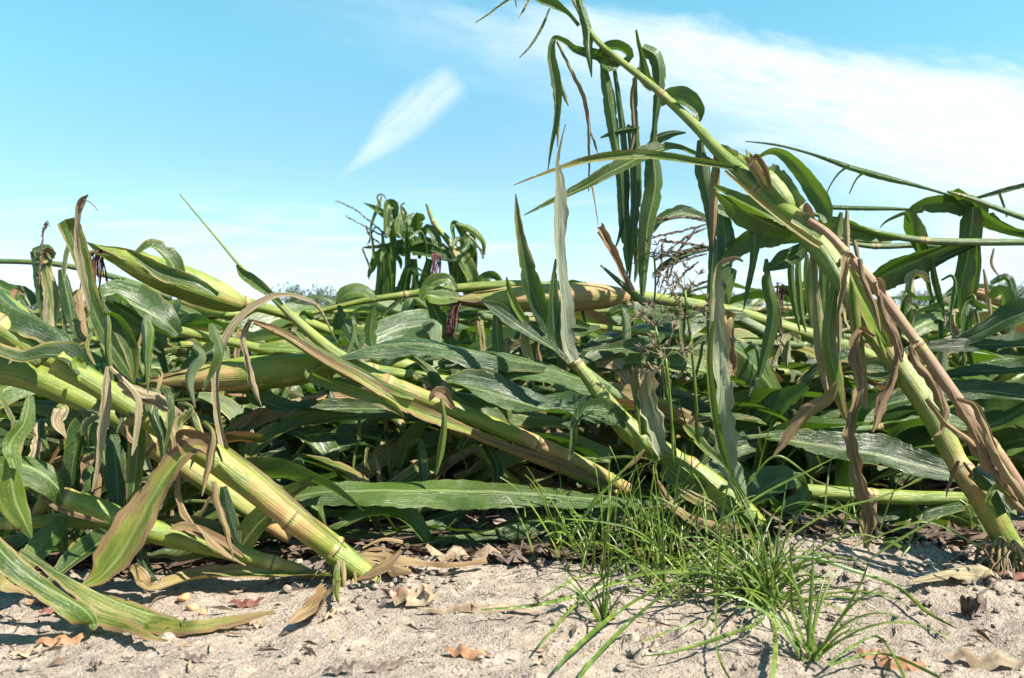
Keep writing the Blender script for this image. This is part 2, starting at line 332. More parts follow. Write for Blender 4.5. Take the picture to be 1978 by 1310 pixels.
def vnoise(x, y, seed=0):
    xi, yi = np.floor(x).astype(np.int64), np.floor(y).astype(np.int64); fx, fy = x - xi, y - yi
    fx, fy = fx * fx * (3 - 2 * fx), fy * fy * (3 - 2 * fy)
    def h(a, b):
        q = (a * 374761393 + b * 668265263 + seed * 974634777) & 0x7fffffff; q = ((q ^ (q >> 13)) * 1274126177) & 0x7fffffff
        return ((q ^ (q >> 16)) & 0xffff) / 65535.0
    return (h(xi, yi) * (1 - fx) + h(xi + 1, yi) * fx) * (1 - fy) + (h(xi, yi + 1) * (1 - fx) + h(xi + 1, yi + 1) * fx) * fy
def fbm(x, y, o=4, seed=0):
    s = 0; a = 0.5
    for k in range(o): s = s + a * vnoise(x * 2 ** k, y * 2 ** k, seed + k); a *= 0.5
    return s
def gheight(x, y):
    near = np.exp(-np.maximum(y - 1.6, 0) / 1.5)
    z = (fbm(x * 3.1, y * 3.1, 3, 1) - 0.45) * 0.030 * near + (fbm(x * 17, y * 17, 4, 9) - 0.47) * 0.016 * near
    cl = fbm(x * 62, y * 62, 3, 21); z = z + np.maximum(cl - 0.47, 0) * 0.050 * near * (0.25 + 1.6 * np.clip(fbm(x * 6, y * 6, 2, 33) - 0.30, 0, 1))
    z = z + (fbm(x * 190, y * 190, 2, 41) - 0.4) * 0.0030 * near
    # mound thrown up round the roots on the right, and the soft hollow before it
    z = z + 0.040 * np.exp(-(((x - 0.36) / 0.11) ** 2 + ((y - 1.05) / 0.085) ** 2)) + 0.022 * np.exp(-(((x - 0.52) / 0.16) ** 2 + ((y - 1.10) / 0.07) ** 2))
    z = z + 0.016 * np.exp(-(((x + 0.18) / 0.07) ** 2 + ((y - 1.04) / 0.05) ** 2))
    z = z - 0.012 * np.exp(-(((x - 0.25) / 0.22) ** 2 + ((y - 0.86) / 0.06) ** 2))
    return z - 0.004
def gz1(x, y): return float(gheight(np.array([x]), np.array([y]))[0])
def lift(p, c=0.011):
    """a traced point is never under the soil: bring it nearer along its sight line"""
    for _ in range(40):
        if p.y > 2.2 or p.z > 0.12 or p.z >= gz1(p.x, p.y) + c: break
        p = CAMP + (p - CAMP) * 0.985
    return p
# ---- traced ribbons and stalks: rows are (x, y, width) with a distance from the lens in metres
def L(parent, rows, d=1.1, tw=35, dry=(0, 0.1), tone=0.12, fold=0.25, rip=0.12, name='leaf', m=None, ragged=0.0, label=None, nx=8, jag=0.0):
    if not isinstance(dry, tuple): dry = (dry, dry)
    k = len(rows); ds = interp(d, k); tws = interp(tw, k)
    plen = sum(math.hypot(rows[i + 1][0] - rows[i][0], rows[i + 1][1] - rows[i][1]) for i in range(k - 1))
    N = max(8, int(plen / 6.5)); a = cr([(*P(r[0], r[1], dd), max(r[2], 1.5) * dd / F, tt) for r, dd, tt in zip(rows, ds, tws)], N)
    wm = (.84 if m is not M_GRASS else .62) if max(r[2] for r in rows) > 26 or m is M_GRASS else .95
    if min(dry) > .7: wm *= .74
    a[:, 3] *= wm
    raw = [Vector(q[:3]) for q in a]; pts = [lift(q) for q in raw]
    if any((p_ - q_).length > 1e-6 for p_, q_ in zip(pts, raw)):
        for _ in range(6): pts = [pts[0]] + [(pts[i - 1] + pts[i] * 2 + pts[i + 1]) / 4 for i in range(1, len(pts) - 1)] + [pts[-1]]
    T = frames(pts); side = []; wid = []; prev = None; ph = U(0, 6)
    ref = Vector((0.62, 0, 0.78))
    for i, p in enumerate(pts):
        v = (p - CAMP).normalized(); s0 = T[i].cross(v)
        if s0.length < 0.05: s0 = prev.copy() if prev else Vector((0, 0, 1))
        s0.normalize()
        if prev is None:
            if s0.dot(ref) < 0: s0 = -s0
        elif s0.dot(prev) < 0: s0 = -s0
        prev = s0.copy(); tt = math.radians(a[i][4] + 7 * math.sin(i * 0.22 + ph)); n0 = (v - T[i] * v.dot(T[i])).normalized()
        side.append(s0 * math.cos(tt) + n0 * math.sin(tt)); wid.append(max(a[i][3], 0.0008) / max(math.cos(tt), 0.40))
    mb = MB(); ribbon(mb, pts, wid, side, dry if isinstance(dry, tuple) else (dry, dry), tone, fold, rip, nx, ph, ragged, jag)
    o = mb.build(name, m or M_LEAF, parent)
    if label: o['label'] = label
    return o
def S(parent, rows, d=1.1, dry=(0, 0), inter=0.15, off=0.5, m=None, name='stalk', dirt=(0, 0), nodes=None):
    k = len(rows); ds = interp(d, k)
    mb = MB(); stalk3(mb, [P(r[0], r[1], dd) for r, dd in zip(rows, ds)], [r[2] * dd / F / 2 * .84 for r, dd in zip(rows, ds)], dry, inter, off, dirt, nodes=nodes)
    return mb.build(name, m or M_STALK, parent)
def plant(x, y, d, label, name='corn_plant', cat='corn plant', group='broken corn plants lying at the front of the field'):
    p = P(x, y, d); return thing(name, p, label, cat, group)
def ear(parent, x0, y0, x1, y1, wpx, d0, d1=None, silk=True, dry=(0.1, 0.5), sag=0.0, m=None, silkdir=(0, -1), name='ear'):
    d1 = d1 or d0; a, b = P(x0, y0, d0), P(x1, y1, d1); Lg = (b - a).length; r = wpx * (d0 + d1) / 2 / F / 2
    T = (b - a).normalized(); n1_ = T.orthogonal().normalized(); n2_ = T.cross(n1_)
    mb = MB(); prof = [(0, .36), (.05, .62), (.16, .88), (.34, 1.0), (.55, .98), (.75, .78), (.88, .5), (.96, .28), (1.0, .12)]
    N = 34; ks = np.linspace(0, 1, N); pr = np.interp(ks, [q[0] for q in prof], [q[1] for q in prof])
    n = 40; rings = []; ph = U(0, 6)
    for i, k in enumerate(ks):
        ring = []; c = a.lerp(b, k) + Vector((0, 0, -sag * 4 * k * (1 - k)))
        for j in range(n + 1):
            an = 2 * math.pi * j / n; q = (an / (2 * math.pi) * 5 + k * 0.7 + ph) % 1.0
            rr = r * pr[i] * (1 + 0.07 * q * (0.3 + k) + 0.012 * math.sin(an * 17))
            ring.append(mb.vert(c + n1_ * math.cos(an) * rr + n2_ * math.sin(an) * rr, (j / n, k * Lg), dry[0] * (1 - k) + dry[1] * k + (0.25 if q > 0.9 else 0), 0.0, 0.0, 0.0))
        rings.append(ring)
    for i in range(N - 1):
        for j in range(n): mb.f.append((rings[i][j], rings[i][j + 1], rings[i + 1][j + 1], rings[i + 1][j]))
    mb.f.append(tuple(rings[-1][:n])); mb.f.append(tuple(reversed(rings[0][:n])))
    e = mb.build(name, m or M_HUSK, parent)
    for q in range(4):
        an = q * 1.7 + ph; o_ = n1_ * math.cos(an) + n2_ * math.sin(an); hm = MB(); hp = []
        for k in np.linspace(.25 + .1 * q, 1.02 + .05 * q, 12):
            hp.append(a.lerp(b, k) + o_ * r * (float(np.interp(min(k, 1), [z_[0] for z_ in prof], [z_[1] for z_ in prof])) * 1.04 + max(0, k - .85) * U(.8, 1.6)) + Vector((0, 0, -sag * 4 * k * (1 - k))))
        ribbon(hm, hp, [r * 1.5 * math.sin(math.pi * (.2 + .79 * i / 11)) for i in range(12)], [T.cross(o_)] * 12, (dry[0] * .6 + .1, dry[1] * .6 + .35), .75, -.55, .08, 6, ph + q)
        hm.build('husk', M_LEAF, e, Vector(parent['_o']))
    if silk:
        mb = MB()
        for q in range(26):
            dr = Vector((silkdir[0], 0, silkdir[1])).normalized(); p0 = b + Vector((U(-.3, .3), U(-.3, .3), U(-.3, .3))) * r * 0.4
            L0 = r * U(1.2, 2.8); pts = [p0]; dv = (T * 0.5 + Vector((U(-1, 1), U(-1, 1), U(-1, 1))) * 0.35)
            for s_ in range(9):
                dv = dv * 0.75 + dr * 0.35 + Vector((U(-1, 1), U(-1, 1), U(-1, 1))) * 0.16; pts.append(pts[-1] + dv.normalized() * L0 / 8)
            tube(mb, pts, [0.0009] * len(pts), 5)
        mb.build('silk', M_SILK, e, Vector(parent['_o']))
    return e
def tassel(parent, rows, d, r=0.0016, bumps=True, m=None, mb=None):
    own = mb is None
    if own: mb = MB()
    k = len(rows); ds = interp(d, k); a = cr([(*P(q[0], q[1], dd),) for q, dd in zip(rows, ds)], 14)
    pts = [Vector(q) for q in a]; tube(mb, pts, [r * (1 - 0.5 * i / 13) for i in range(14)], 6)
    if bumps:
        T = frames(pts)
        for i in range(1, 14):
            for q in range(3):
                t0 = T[i]; o = Vector((U(-1, 1), U(-1, 1), U(-1, 1))); o = (o - t0 * o.dot(t0)).normalized()
                p0 = pts[i] + t0 * U(-.004, .004) + o * r * 0.7; tube(mb, [p0, p0 + t0 * 0.004 + o * 0.0012, p0 + t0 * 0.0085 + o * 0.001], [0.0006, 0.0013, 0.0003], 5)
    if own: return mb.build('tassel', m or M_TASSEL, parent)
# ------------------------------------------------------------------ ground: one sheet to the horizon
xs = np.concatenate([-np.geomspace(3000, 1.05, 40), np.linspace(-1.0, 1.0, 760), np.geomspace(1.05, 3000, 40)])
ys = np.concatenate([[-3000, -300, -30, -5, -1, 0, 0.3], np.linspace(0.55, 1.75, 460), np.geomspace(1.8, 4000, 60)])
gx, gy = np.meshgrid(xs, ys); gz = gheight(gx, gy); ny, nx_ = gx.shape
me = bpy.data.meshes.new('ground'); vv_ = np.stack([gx, gy, gz], -1).reshape(-1, 3)
ii = np.arange(ny * nx_).reshape(ny, nx_)
ff = np.stack([ii[:-1, :-1], ii[:-1, 1:], ii[1:, 1:], ii[1:, :-1]], -1).reshape(-1, 4)
me.vertices.add(len(vv_)); me.vertices.foreach_set('co', vv_.ravel()); me.loops.add(ff.size); me.loops.foreach_set('vertex_index', ff.ravel())
me.polygons.add(len(ff)); me.polygons.foreach_set('loop_start', np.arange(len(ff)) * 4); me.polygons.foreach_set('loop_total', np.full(len(ff), 4))
me.update(); me.validate(); me.polygons.foreach_set('use_smooth', [True] * len(me.polygons)); me.materials.append(M_SOIL)
g = bpy.data.objects.new('ground', me); COL.objects.link(g); tag(g, kind='structure')
def G(x, y, lift=0.0):
    """ground point seen at (x, y)"""
    d = H * F / (y - HOR)
    for _ in range(6):
        q = P(x, y, d); hgt = gz1(q.x, q.y); d = d * (H - hgt) / max(H - q.z, 0.01)
    q = P(x, y, d); return Vector((q.x, q.y, gz1(q.x, q.y) + lift))
# ================================================================== LEFT FOREGROUND PLANTS
A = plant(715, 1128, 0.985, 'thick yellow-green corn stalk with an orange ringed node, snapped just above the sand')
S(A, [(742, 1136, 34), (700, 1104, 50), (655, 1072, 60), (646, 1066, 64)], [.982, .985], (0.1, 0.1), .2, .3, dirt=(.55, .2), name='stalk_base')
S(A, [(648, 1062, 62), (610, 1034, 62), (556, 995, 60), (470, 928, 61), (395, 872, 62), (330, 834, 60), (262, 790, 57), (185, 742, 54), (110, 700, 60)], [.985, .93], (0.1, .5, .5, .32, .2, .1, .05), .185, .42, dirt=(.15, 0), nodes=[0, .061, .205, .36])
L(A, [(668, 1062, 8), (620, 1020, 13), (560, 968, 16), (500, 915, 14), (440, 868, 10)], [.955, .94], 20, (.5, .5), .9, .3, name='sheath')
L(A, [(410, 872, 22), (372, 868, 44), (330, 905, 56), (292, 965, 64), (262, 1020, 76), (228, 1078, 80), (190, 1118, 46), (150, 1138, 8)], [.91, .86], [15, 30, 35, 30, 38, 45], (.60, .46), .45, .35, .25, ragged=.12, label='spotted yellow and olive blade')
L(A, [(352, 878, 10), (340, 848, 20), (352, 832, 24), (385, 838, 26), (415, 862, 14), (430, 892, 4)], .90, 40, (1, 1), .2, .4, .3, ragged=.3)
L(A, [(210, 708, 14), (206, 760, 30), (200, 820, 30), (192, 880, 20), (184, 925, 10), (178, 950, 3)], [.90, .88], 15, (.72, .95), .5, .2, .2, m=M_PALE, ragged=.15)
L(A, [(212, 708, 6), (262, 760, 12), (268, 800, 14), (262, 850, 10), (255, 880, 3)], [.90, .88], 15, (.7, .9), .5, .2, .2, m=M_PALE)
L(A, [(252, 760, 20), (262, 800, 40), (265, 870, 42), (258, 940, 34), (248, 998, 6)], [.97, .95], 5, (.2, .4), .05, .3, .2)
L(A, [(230, 735, 16), (270, 752, 24), (310, 768, 20), (340, 790, 10), (358, 802, 2)], [.90, .90], 40, (.75, 1), .3, .4, .3, m=M_PALE, ragged=.35)
L(A, [(240, 748, 10), (280, 765, 20), (315, 785, 12), (345, 800, 2)], [.905, .905], 40, (.7, 1), .3, .4, .3, m=M_PALE, ragged=.4)
L(A, [(345, 905, 18), (346, 950, 20), (360, 990, 20), (380, 1020, 10), (388, 1032, 2)], .96, 30, (1, 1), .1, .6, .5, ragged=.35)
L(A, [(415, 930, 12), (424, 985, 18), (440, 1030, 14), (452, 1085, 3)], .93, 20, (1, 1), .1, .5, .4, ragged=.3)
L(A, [(380, 1015, 6), (415, 1050, 20), (450, 1078, 12), (475, 1092, 3)], .95, 40, (1, 1), .1, .5, .4, ragged=.4)
L(A, [(432, 940, 16), (440, 980, 30), (452, 1020, 30), (462, 1052, 10)], 1.02, 10, (.1, .2), .1, .3, .1)
# root crown of A
def brace(parent, x, y, d, n):
    mb = MB(); c = P(x, y, d)
    for q in range(n):
        a = U(0, 6.28); p = c + Vector((math.cos(a), math.sin(a), 0)) * .012; pts = [p]; dv = Vector((math.cos(a), math.sin(a), -.6))
        for s_ in range(10):
            dv = (dv + Vector((0, 0, -.35)) + Vector((U(-1, 1), U(-1, 1), 0)) * .12).normalized(); pts.append(pts[-1] + dv * .006)
            if pts[-1].z < gz1(pts[-1].x, pts[-1].y) - .006: break
        if len(pts) > 2: tube(mb, pts, [.0026 - .00015 * i for i in range(len(pts))], 7)
    if mb.v: mb.build('brace_roots', M_BRACE, parent)
def roots(parent, x, y, d, n, spread, lenpx, m=M_ROOT, drop=0.03):
    mb = MB(); c = P(x, y, d)
    for q in range(n):
        a = U(0, 2 * math.pi); p = c + Vector((U(-1, 1), U(-1, 1), U(-.5, .5))) * spread * 0.3; pts = [p]; dv = Vector((math.cos(a) * .9, math.sin(a) * .8, U(-.6, .3)))
        st = lenpx * d / F * U(.5, 1.2) / 7
        for s_ in range(8):
            dv = dv + Vector((U(-1, 1), U(-1, 1), U(-1.1, .6))) * .5; p = pts[-1] + dv.normalized() * st
            if p.z < gz1(p.x, p.y) + .001: p.z = gz1(p.x, p.y) + .001
            pts.append(p)
        r0 = U(.0008, .0022); tube(mb, pts, [r0 * (1 - .09 * i) for i in range(9)], 6, oval=.8)
    return mb.build('roots', m, parent)
brace(A, 655, 1075, .985, 9); brace(A, 700, 1108, .985, 8); roots(A, 705, 1100, 1.0, 46, .03, 95); roots(A, 640, 1090, .99, 22, .03, 70)
L(A, [(650, 1090, 6), (652, 1120, 16), (648, 1150, 10), (655, 1165, 3)], .965, 10, (.25, .4), .3, .5, .3, name='root_shoot')
L(A, [(640, 1140, 34), (615, 1165, 46), (590, 1185, 34), (560, 1205, 8)], [.965, .90], 50, (1, 1), .1, .4, .5, ragged=.3)
L(A, [(690, 1120, 8), (730, 1100, 30), (760, 1080, 30), (775, 1062, 12)], [.95, .96], 30, (1, 1), .1, .5, .6, ragged=.5)
for rows in ([(665, 1062, 8), (740, 1072, 24), (800, 1085, 24), (870, 1088, 16), (940, 1082, 10)], [(660, 1070, 8), (720, 1085, 22), (770, 1095, 30), (795, 1108, 8)], [(700, 1058, 6), (740, 1040, 9), (778, 1045, 8)], [(690, 1066, 5), (730, 1058, 12), (762, 1064, 4)]):
    L(A, rows, [1.0, 1.02], 50, (.75, 1), .9, .4, .3, ragged=.15)

B = plant(520, 1008, 1.05, 'thick lime-green corn stalk running from the left edge beneath the snapped ringed stalk')
S(B, [(560, 1040, 26), (500, 1000, 36), (420, 945, 44), (350, 896, 50), (300, 862, 56), (240, 812, 56), (160, 770, 62), (60, 728, 66), (-60, 700, 68)], [1.06, 1.0], (.7, .05), .24, .2)
L(B, [(165, 712, 50), (130, 690, 52), (90, 684, 44), (40, 692, 34), (-20, 672, 26)], [.93, .92], [10, 40, 50, 50], (.05, .45), .15, .45, .2, label='blade folded back over the collar')
L(B, [(160, 735, 20), (150, 700, 30), (158, 690, 10)], .925, 20, (0, .1), 1.0, .3, name='collar')
L(B, [(60, 780, 26), (120, 790, 50), (170, 800, 40), (150, 840, 50), (140, 900, 34), (132, 965, 6)], [1.02, 1.0], 20, (.05, .1), 0, .3, .2)
L(B, [(215, 840, 30), (222, 880, 52), (226, 930, 50), (228, 975, 30), (232, 1010, 5)], [.99, .96], 10, (.05, .15), .08, .3, .1)
L(B, [(310, 790, 12), (335, 850, 22), (320, 900, 12)], 1.0, 10, (.8, 1), .5, .4, .3, m=M_PALE)
L(B, [(30, 905, 26), (20, 860, 40), (48, 815, 34), (58, 765, 16)], [.86, .9], [20, 35, 10], (.05, .1), .3, .4, .1)
L(B, [(-30, 930, 40), (10, 900, 60), (62, 905, 66), (110, 940, 50), (120, 975, 12)], [.88, .92], [30, 45, 40], (.05, .2), .05, .4, .2)
L(B, [(10, 880, 30), (22, 930, 56), (30, 970, 60), (48, 1010, 36), (60, 1040, 6)], [.86, .88], 20, (.12, .3), .3, .3, .1)

C = plant(430, 1040, 1.05, 'bulging bright green corn stalk entering at the left edge above the folded blade')
S(C, [(430, 960, 20), (360, 900, 40), (280, 842, 58), (205, 775, 70), (120, 700, 80), (50, 640, 84), (-10, 590, 74), (-70, 540, 66)], [1.1, 1.02], (.2, 0), .21, .75)
L(C, [(-30, 545, 50), (20, 590, 60), (70, 615, 54), (120, 650, 42), (160, 710, 30), (230, 745, 34), (300, 775, 26), (350, 812, 8)], [.97, .95], [55, 50, 40, 40], (.0, .45), .03, .5, .25, label='long dark blade with a tan rim')
L(C, [(-40, 640, 40), (10, 630, 44), (35, 660, 44), (75, 700, 16)], [.96, .95], 20, (.0, .1), .25, .4)
S(C, [(85, 700, 40), (40, 660, 52), (-20, 620, 60)], [.97, .95], (0, 0), .3, .8, name='side_shoot')

D = plant(615, 1118, 1.0, 'slimmer green corn stalk lying low over the soil at lower left, yellow towards its root')
S(D, [(640, 1122, 10), (580, 1103, 28), (500, 1080, 38), (420, 1058, 44), (330, 1036, 52), (240, 1008, 58), (160, 975, 54), (80, 948, 40)], [1.0, .94], (.62, 0), .23, .7, dirt=(.3, 0))
L(D, [(470, 1075, 8), (420, 1040, 18), (360, 1020, 22), (330, 1020, 8)], [.96, .95], 20, (.9, .7), .7, .3, name='sheath')
L(D, [(80, 960, 10), (120, 985, 14), (170, 1000, 12), (205, 1010, 4)], .91, 20, (.9, .9), .7, .3, name='sheath')
L(D, [(92, 955, 20), (75, 985, 30), (60, 1000, 10)], .95, 0, (.5, .7), .4, .3, .3)
L(D, [(640, 1112, 5), (560, 1108, 20), (450, 1112, 26), (350, 1122, 26), (290, 1136, 18), (262, 1110, 24), (248, 1095, 6)], [.99, .93], [60, 60, 45], (.5, .75), .5, .4, .2, ragged=.1, label='flat yellowing blade on the sand')
L(D, [(270, 1040, 14), (275, 1080, 22), (290, 1115, 16), (315, 1132, 4)], .96, 10, (.05, .1), .1, .3)
L(D, [(240, 1015, 36), (190, 1050, 46), (140, 1085, 42), (95, 1125, 14)], [.95, .9], [40, 55], (.1, .3), .1, .3, .1)
L(D, [(130, 1005, 30), (95, 1040, 54), (60, 1080, 50), (28, 1120, 22), (10, 1138, 5)], [.95, .88], 35, (.05, .15), .35, .3, .1)
L(D, [(115, 1000, 26), (118, 1040, 34), (125, 1070, 10)], .97, 10, (.1, .1), .0, .3)
E = plant(330, 1030, 1.0, 'pale yellow-green corn stalk lying level at the left edge just above the sand')
S(E, [(320, 1032, 22), (230, 1018, 30), (140, 1006, 34), (60, 1008, 33), (-70, 1014, 33)], [1.0, .93], (.15, .35), .4, .62)

# dusty leaf fallen to the sand, lower left
FL = plant(200, 1180, 0.9, 'long dusty olive corn leaf trailing across the sand at the lower left corner', 'fallen_leaf', 'fallen leaf', 'loose corn leaves on the sand')
L(FL, [(-40, 1020, 40), (20, 1085, 52), (80, 1130, 54), (130, 1158, 50), (165, 1180, 52), (182, 1205, 26), (172, 1216, 4)], [.80, .83], [30, 35, 25], (.30, .38), .10, .45, .3, name='blade')
L(FL, [(40, 1062, 14), (120, 1110, 26), (200, 1152, 44), (270, 1180, 52), (330, 1196, 46), (390, 1200, 28), (450, 1190, 20), (530, 1180, 5)], [.85, .86, .90], [40, 60, 62], (.34, .62), .15, .5, .2, name='blade', ragged=.06)
L(FL, [(165, 1180, 16), (200, 1192, 28), (250, 1208, 30), (290, 1228, 16), (325, 1238, 3)], [.84, .83], 50, (.40, .7), .15, .4, .2, name='blade')
L(FL, [(0, 1105, 8), (10, 1130, 22), (40, 1140, 10), (60, 1150, 3)], .88, 40, (.5, .8), .5, .4, .2, name='blade')

# ================================================================== UPPER LEFT
K = plant(560, 690, 1.45, 'level green corn stalk behind the tall folded leaf, its broad glossy blade bent over', group='corn plants tangled in the middle of the heap')
S(K, [(760, 735, 20), (640, 705, 24), (540, 682, 24), (430, 657, 22), (330, 636, 24)], [1.25, 1.15], (.05, 0), .3, .62)
L(K, [(345, 646, 26), (318, 622, 56), (270, 595, 62), (222, 570, 50), (198, 572, 20)], [1.12, 1.08], [15, 45, 60, 60], (.02, .1), .08, .35, .15, label='broad glossy bent blade')
L(K, [(325, 650, 14), (285, 632, 34), (240, 602, 34), (205, 580, 12)], [1.1, 1.06], [-20, -40], (.02, .1), .1, .3)
L(K, [(450, 650, 20), (390, 690, 40), (350, 740, 30), (320, 790, 6)], [1.2, 1.15], 20, (.05, .1), .1, .3, .2)
N1 = plant(255, 730, 1.05, 'tall grey-green corn leaf standing on edge at upper left, its tip torn and dried white', 'corn_leaf', 'corn leaf', 'upright torn corn leaves')
L(N1, [(258, 738, 6), (238, 700, 46), (205, 650, 46), (182, 600, 34), (163, 545, 36), (150, 490, 44), (135, 445, 50), (126, 424, 44)], [1.08, 1.03], [10, 20, 30, 10], (.1, .45), .12, .55, .15, name='blade')
L(N1, [(176, 600, 8), (160, 540, 16), (150, 480, 14), (148, 430, 10), (156, 390, 16), (170, 376, 3)], [1.02, 1.01], [0, 20], (.5, .95), .2, .6, .3, m=M_WHITE, name='torn_strip', ragged=.2)
L(N1, [(158, 384, 3), (176, 392, 3), (190, 408, 2)], 1.01, 0, (.9, 1), .3, .2, m=M_WHITE, name='torn_strip')
L(N1, [(196, 630, 10), (205, 607, 30), (228, 620, 40), (248, 660, 38), (258, 710, 24), (258, 738, 5)], [1.04, 1.05], [60, 20, -20], (.15, .4), .12, .55, .2, name='blade')
Q = plant(450, 585, 1.35, 'fat lime-green corn ear with dark silk, pointing up into the sky at left', group='corn plants tangled in the middle of the heap')
S(Q, [(640, 640, 22), (560, 610, 24), (500, 592, 26), (440, 576, 34)], [1.4, 1.3], (.1, 0), .3, .5)
ear(Q, 470, 590, 198, 486, 64, 1.30, 1.24, True, (.45, .12))
L(Q, [(330, 520, 20), (345, 545, 26), (330, 505, 36), (295, 476, 26), (262, 492, 14)], [1.22, 1.2], [20, 50], (.05, .3), .15, .4, .2)
L(Q, [(420, 572, 14), (370, 545, 34), (320, 530, 40), (278, 505, 24), (245, 484, 6)], [1.2, 1.19], 10, (.1, .4), .25, .6, .25)
L(Q, [(262, 552, 30), (285, 590, 44), (305, 630, 40), (318, 670, 10)], [1.3, 1.3], 5, (.05, .2), 0, .3)
L(Q, [(300, 620, 26), (315, 600, 30), (330, 640, 10)], 1.28, 20, (.0, .1), .1, .3)
T = plant(300, 560, 1.9, 'thin level corn stalk against the sky at the far left, hung with limp leaves', group='corn plants tangled in the middle of the heap')
S(T, [(330, 575, 17), (270, 552, 17), (200, 530, 15), (120, 512, 14), (50, 506, 13), (-60, 504, 12)], 1.85, (.1, .2), .3, .5, m=M_DEEP)
for rows, tw, dr, mm in (([(66, 484, 16), (78, 520, 26), (84, 580, 24), (92, 640, 12), (98, 660, 3)], 10, .1, M_LEAF), ([(62, 490, 30), (92, 480, 26), (104, 500, 12)], 40, .2, M_LEAF),
        ([(98, 488, 16), (90, 520, 24), (100, 570, 36), (98, 620, 30), (106, 668, 8)], 10, .75, M_PALE), ([(102, 500, 34), (92, 492, 36), (84, 505, 10)], -20, .8, M_LEAF),
        ([(118, 520, 16), (128, 560, 30), (138, 610, 24), (146, 650, 5)], 10, .05, M_LEAF), ([(150, 440, 10), (128, 490, 10), (122, 560, 10), (126, 640, 8), (132, 655, 2)], 0, .6, M_PALE),
        ([(232, 536, 20), (236, 570, 26), (238, 600, 6)], 10, .05, M_LEAF), ([(60, 590, 34), (42, 570, 40), (10, 560, 30), (-20, 540, 20)], 30, .05, M_LEAF), ([(196, 570, 14), (205, 600, 24), (208, 640, 6)], 10, .1, M_LEAF)):
    L(T, rows, 1.8, tw, (dr * .5, dr), .05, .35, .2, m=mm, ragged=.1 if dr > .5 else 0)
t_ = P(80, 470, 1.8)
fs = thing('weed_flower', P(76, 560, 1.8), 'slender pink and blue weed flower spike poking up at the far upper left', 'weed')
mb = MB(); tassel(fs, [(74, 560), (78, 500), (84, 450), (90, 432)], 1.78, .0022, True, mb=mb); tassel(fs, [(90, 432), (98, 438)], 1.78, .0015, False, mb=mb); mb.build('flower_spike', M_TASSEL, fs)

# ================================================================== CENTRE
X = plant(1190, 940, 1.25, 'long straight corn stalk sloping up left across the middle to a thin spike', group='corn plants tangled in the middle of the heap')
S(X, [(1215, 948, 34), (1150, 912, 36), (1050, 862, 38), (960, 826, 42), (850, 782, 42), (745, 738, 40), (660, 692, 32), (585, 630, 22), (520, 568, 13), (465, 515, 8), (410, 450, 5), (347, 375, 3)], [1.22, 1.16, 1.12], (.60, .02), .22, .33)
L(X, [(545, 590, 8), (520, 568, 18), (490, 545, 26), (468, 530, 20), (456, 512, 4)], [1.12, 1.1], 20, (.1, .2), .1, .6)
L(X, [(800, 770, 10), (760, 755, 16), (690, 715, 12), (620, 680, 14), (570, 640, 6)], [1.12, 1.13], 20, (.1, .3), .6, .3, name='sheath')
L(X, [(875, 790, 12), (858, 770, 30), (840, 760, 24), (830, 775, 4)], 1.1, 20, (.7, .9), .2, .4, .3, ragged=.3, name='sheath')
L(X, [(650, 694, 12), (710, 672, 30), (790, 664, 40), (880, 672, 46), (960, 690, 44), (1040, 705, 30), (1090, 716, 6)], [1.14, 1.22], [50, 55, 30], (.03, .15), .06, .4, .2)
L(X, [(640, 690, 6), (600, 720, 20), (655, 745, 30), (750, 780, 22), (782, 805, 4)], [1.14, 1.1], 30, (.15, .4), .45, .4, .3)
Y1 = plant(1180, 950, 1.3, 'thin tan and green stalk under the long straight one, with a bleached arching strip', group='corn plants tangled in the middle of the heap')
S(Y1, [(1190, 952, 16), (1080, 905, 20), (990, 868, 22), (900, 832, 24), (820, 800, 22), (740, 758, 20), (650, 712, 20), (560, 655, 16), (490, 622, 10)], [1.2, 1.12], (.62, .35), .28, .2)
L(Y1, [(910, 835, 20), (840, 808, 32), (770, 780, 28), (690, 728, 24), (620, 690, 18), (540, 640, 14), (484, 618, 6)], [1.13, 1.1], 25, (.45, .8), .7, .45, .2, name='sheath')
L(Y1, [(1190, 946, 8), (1080, 896, 16), (980, 862, 18), (880, 822, 8)], [1.19, 1.14], 25, (.95, .9), .4, .4, .2, name='sheath', ragged=.2)
L(Y1, [(618, 592, 5), (590, 578, 12), (555, 570, 13), (515, 580, 18), (468, 612, 26), (435, 658, 26), (420, 710, 24), (418, 770, 20), (426, 830, 24), (440, 880, 28), (462, 920, 8)], [1.04, .98], [40, 30, 10], (.95, .85), .5, .5, .25, m=M_PALE, ragged=.15, label='bleached strip arching over the stalks')
L(Y1, [(600, 582, 8), (620, 600, 8), (640, 640, 4), (652, 662, 2)], 1.05, 10, (1, 1), .4, .4, .2, m=M_PALE)
L(Y1, [(484, 618, 14), (470, 650, 18), (480, 700, 16), (488, 740, 20), (505, 785, 3)], 1.03, 10, (.9, 1), .5, .5, .3, m=M_PALE, ragged=.3)
Z1 = plant(700, 720, 1.3, 'fat green-husked corn ear lying level, its brown patched point towards the left', group='corn plants tangled in the middle of the heap')
ear(Z1, 655, 706, 318, 736, 66, 1.22, 1.16, False, (.18, .62))
S(Z1, [(900, 740, 24), (780, 724, 26), (690, 708, 28), (630, 703, 34)], [1.35, 1.24], (.1, 0), .3, .5)
L(Z1, [(700, 712, 10), (640, 690, 30), (560, 676, 34), (500, 672, 12)], [1.2, 1.17], 55, (.05, .2), .5, .4)
M1 = plant(900, 800, 1.3, 'arching bundle of half dried corn leaves under the two long sloping stalks', group='corn plants tangled in the middle of the heap')
S(M1, [(1000, 935, 22), (950, 895, 24), (900, 850, 24), (860, 815, 22)], [1.3, 1.25], (.5, .3), .2, .3)
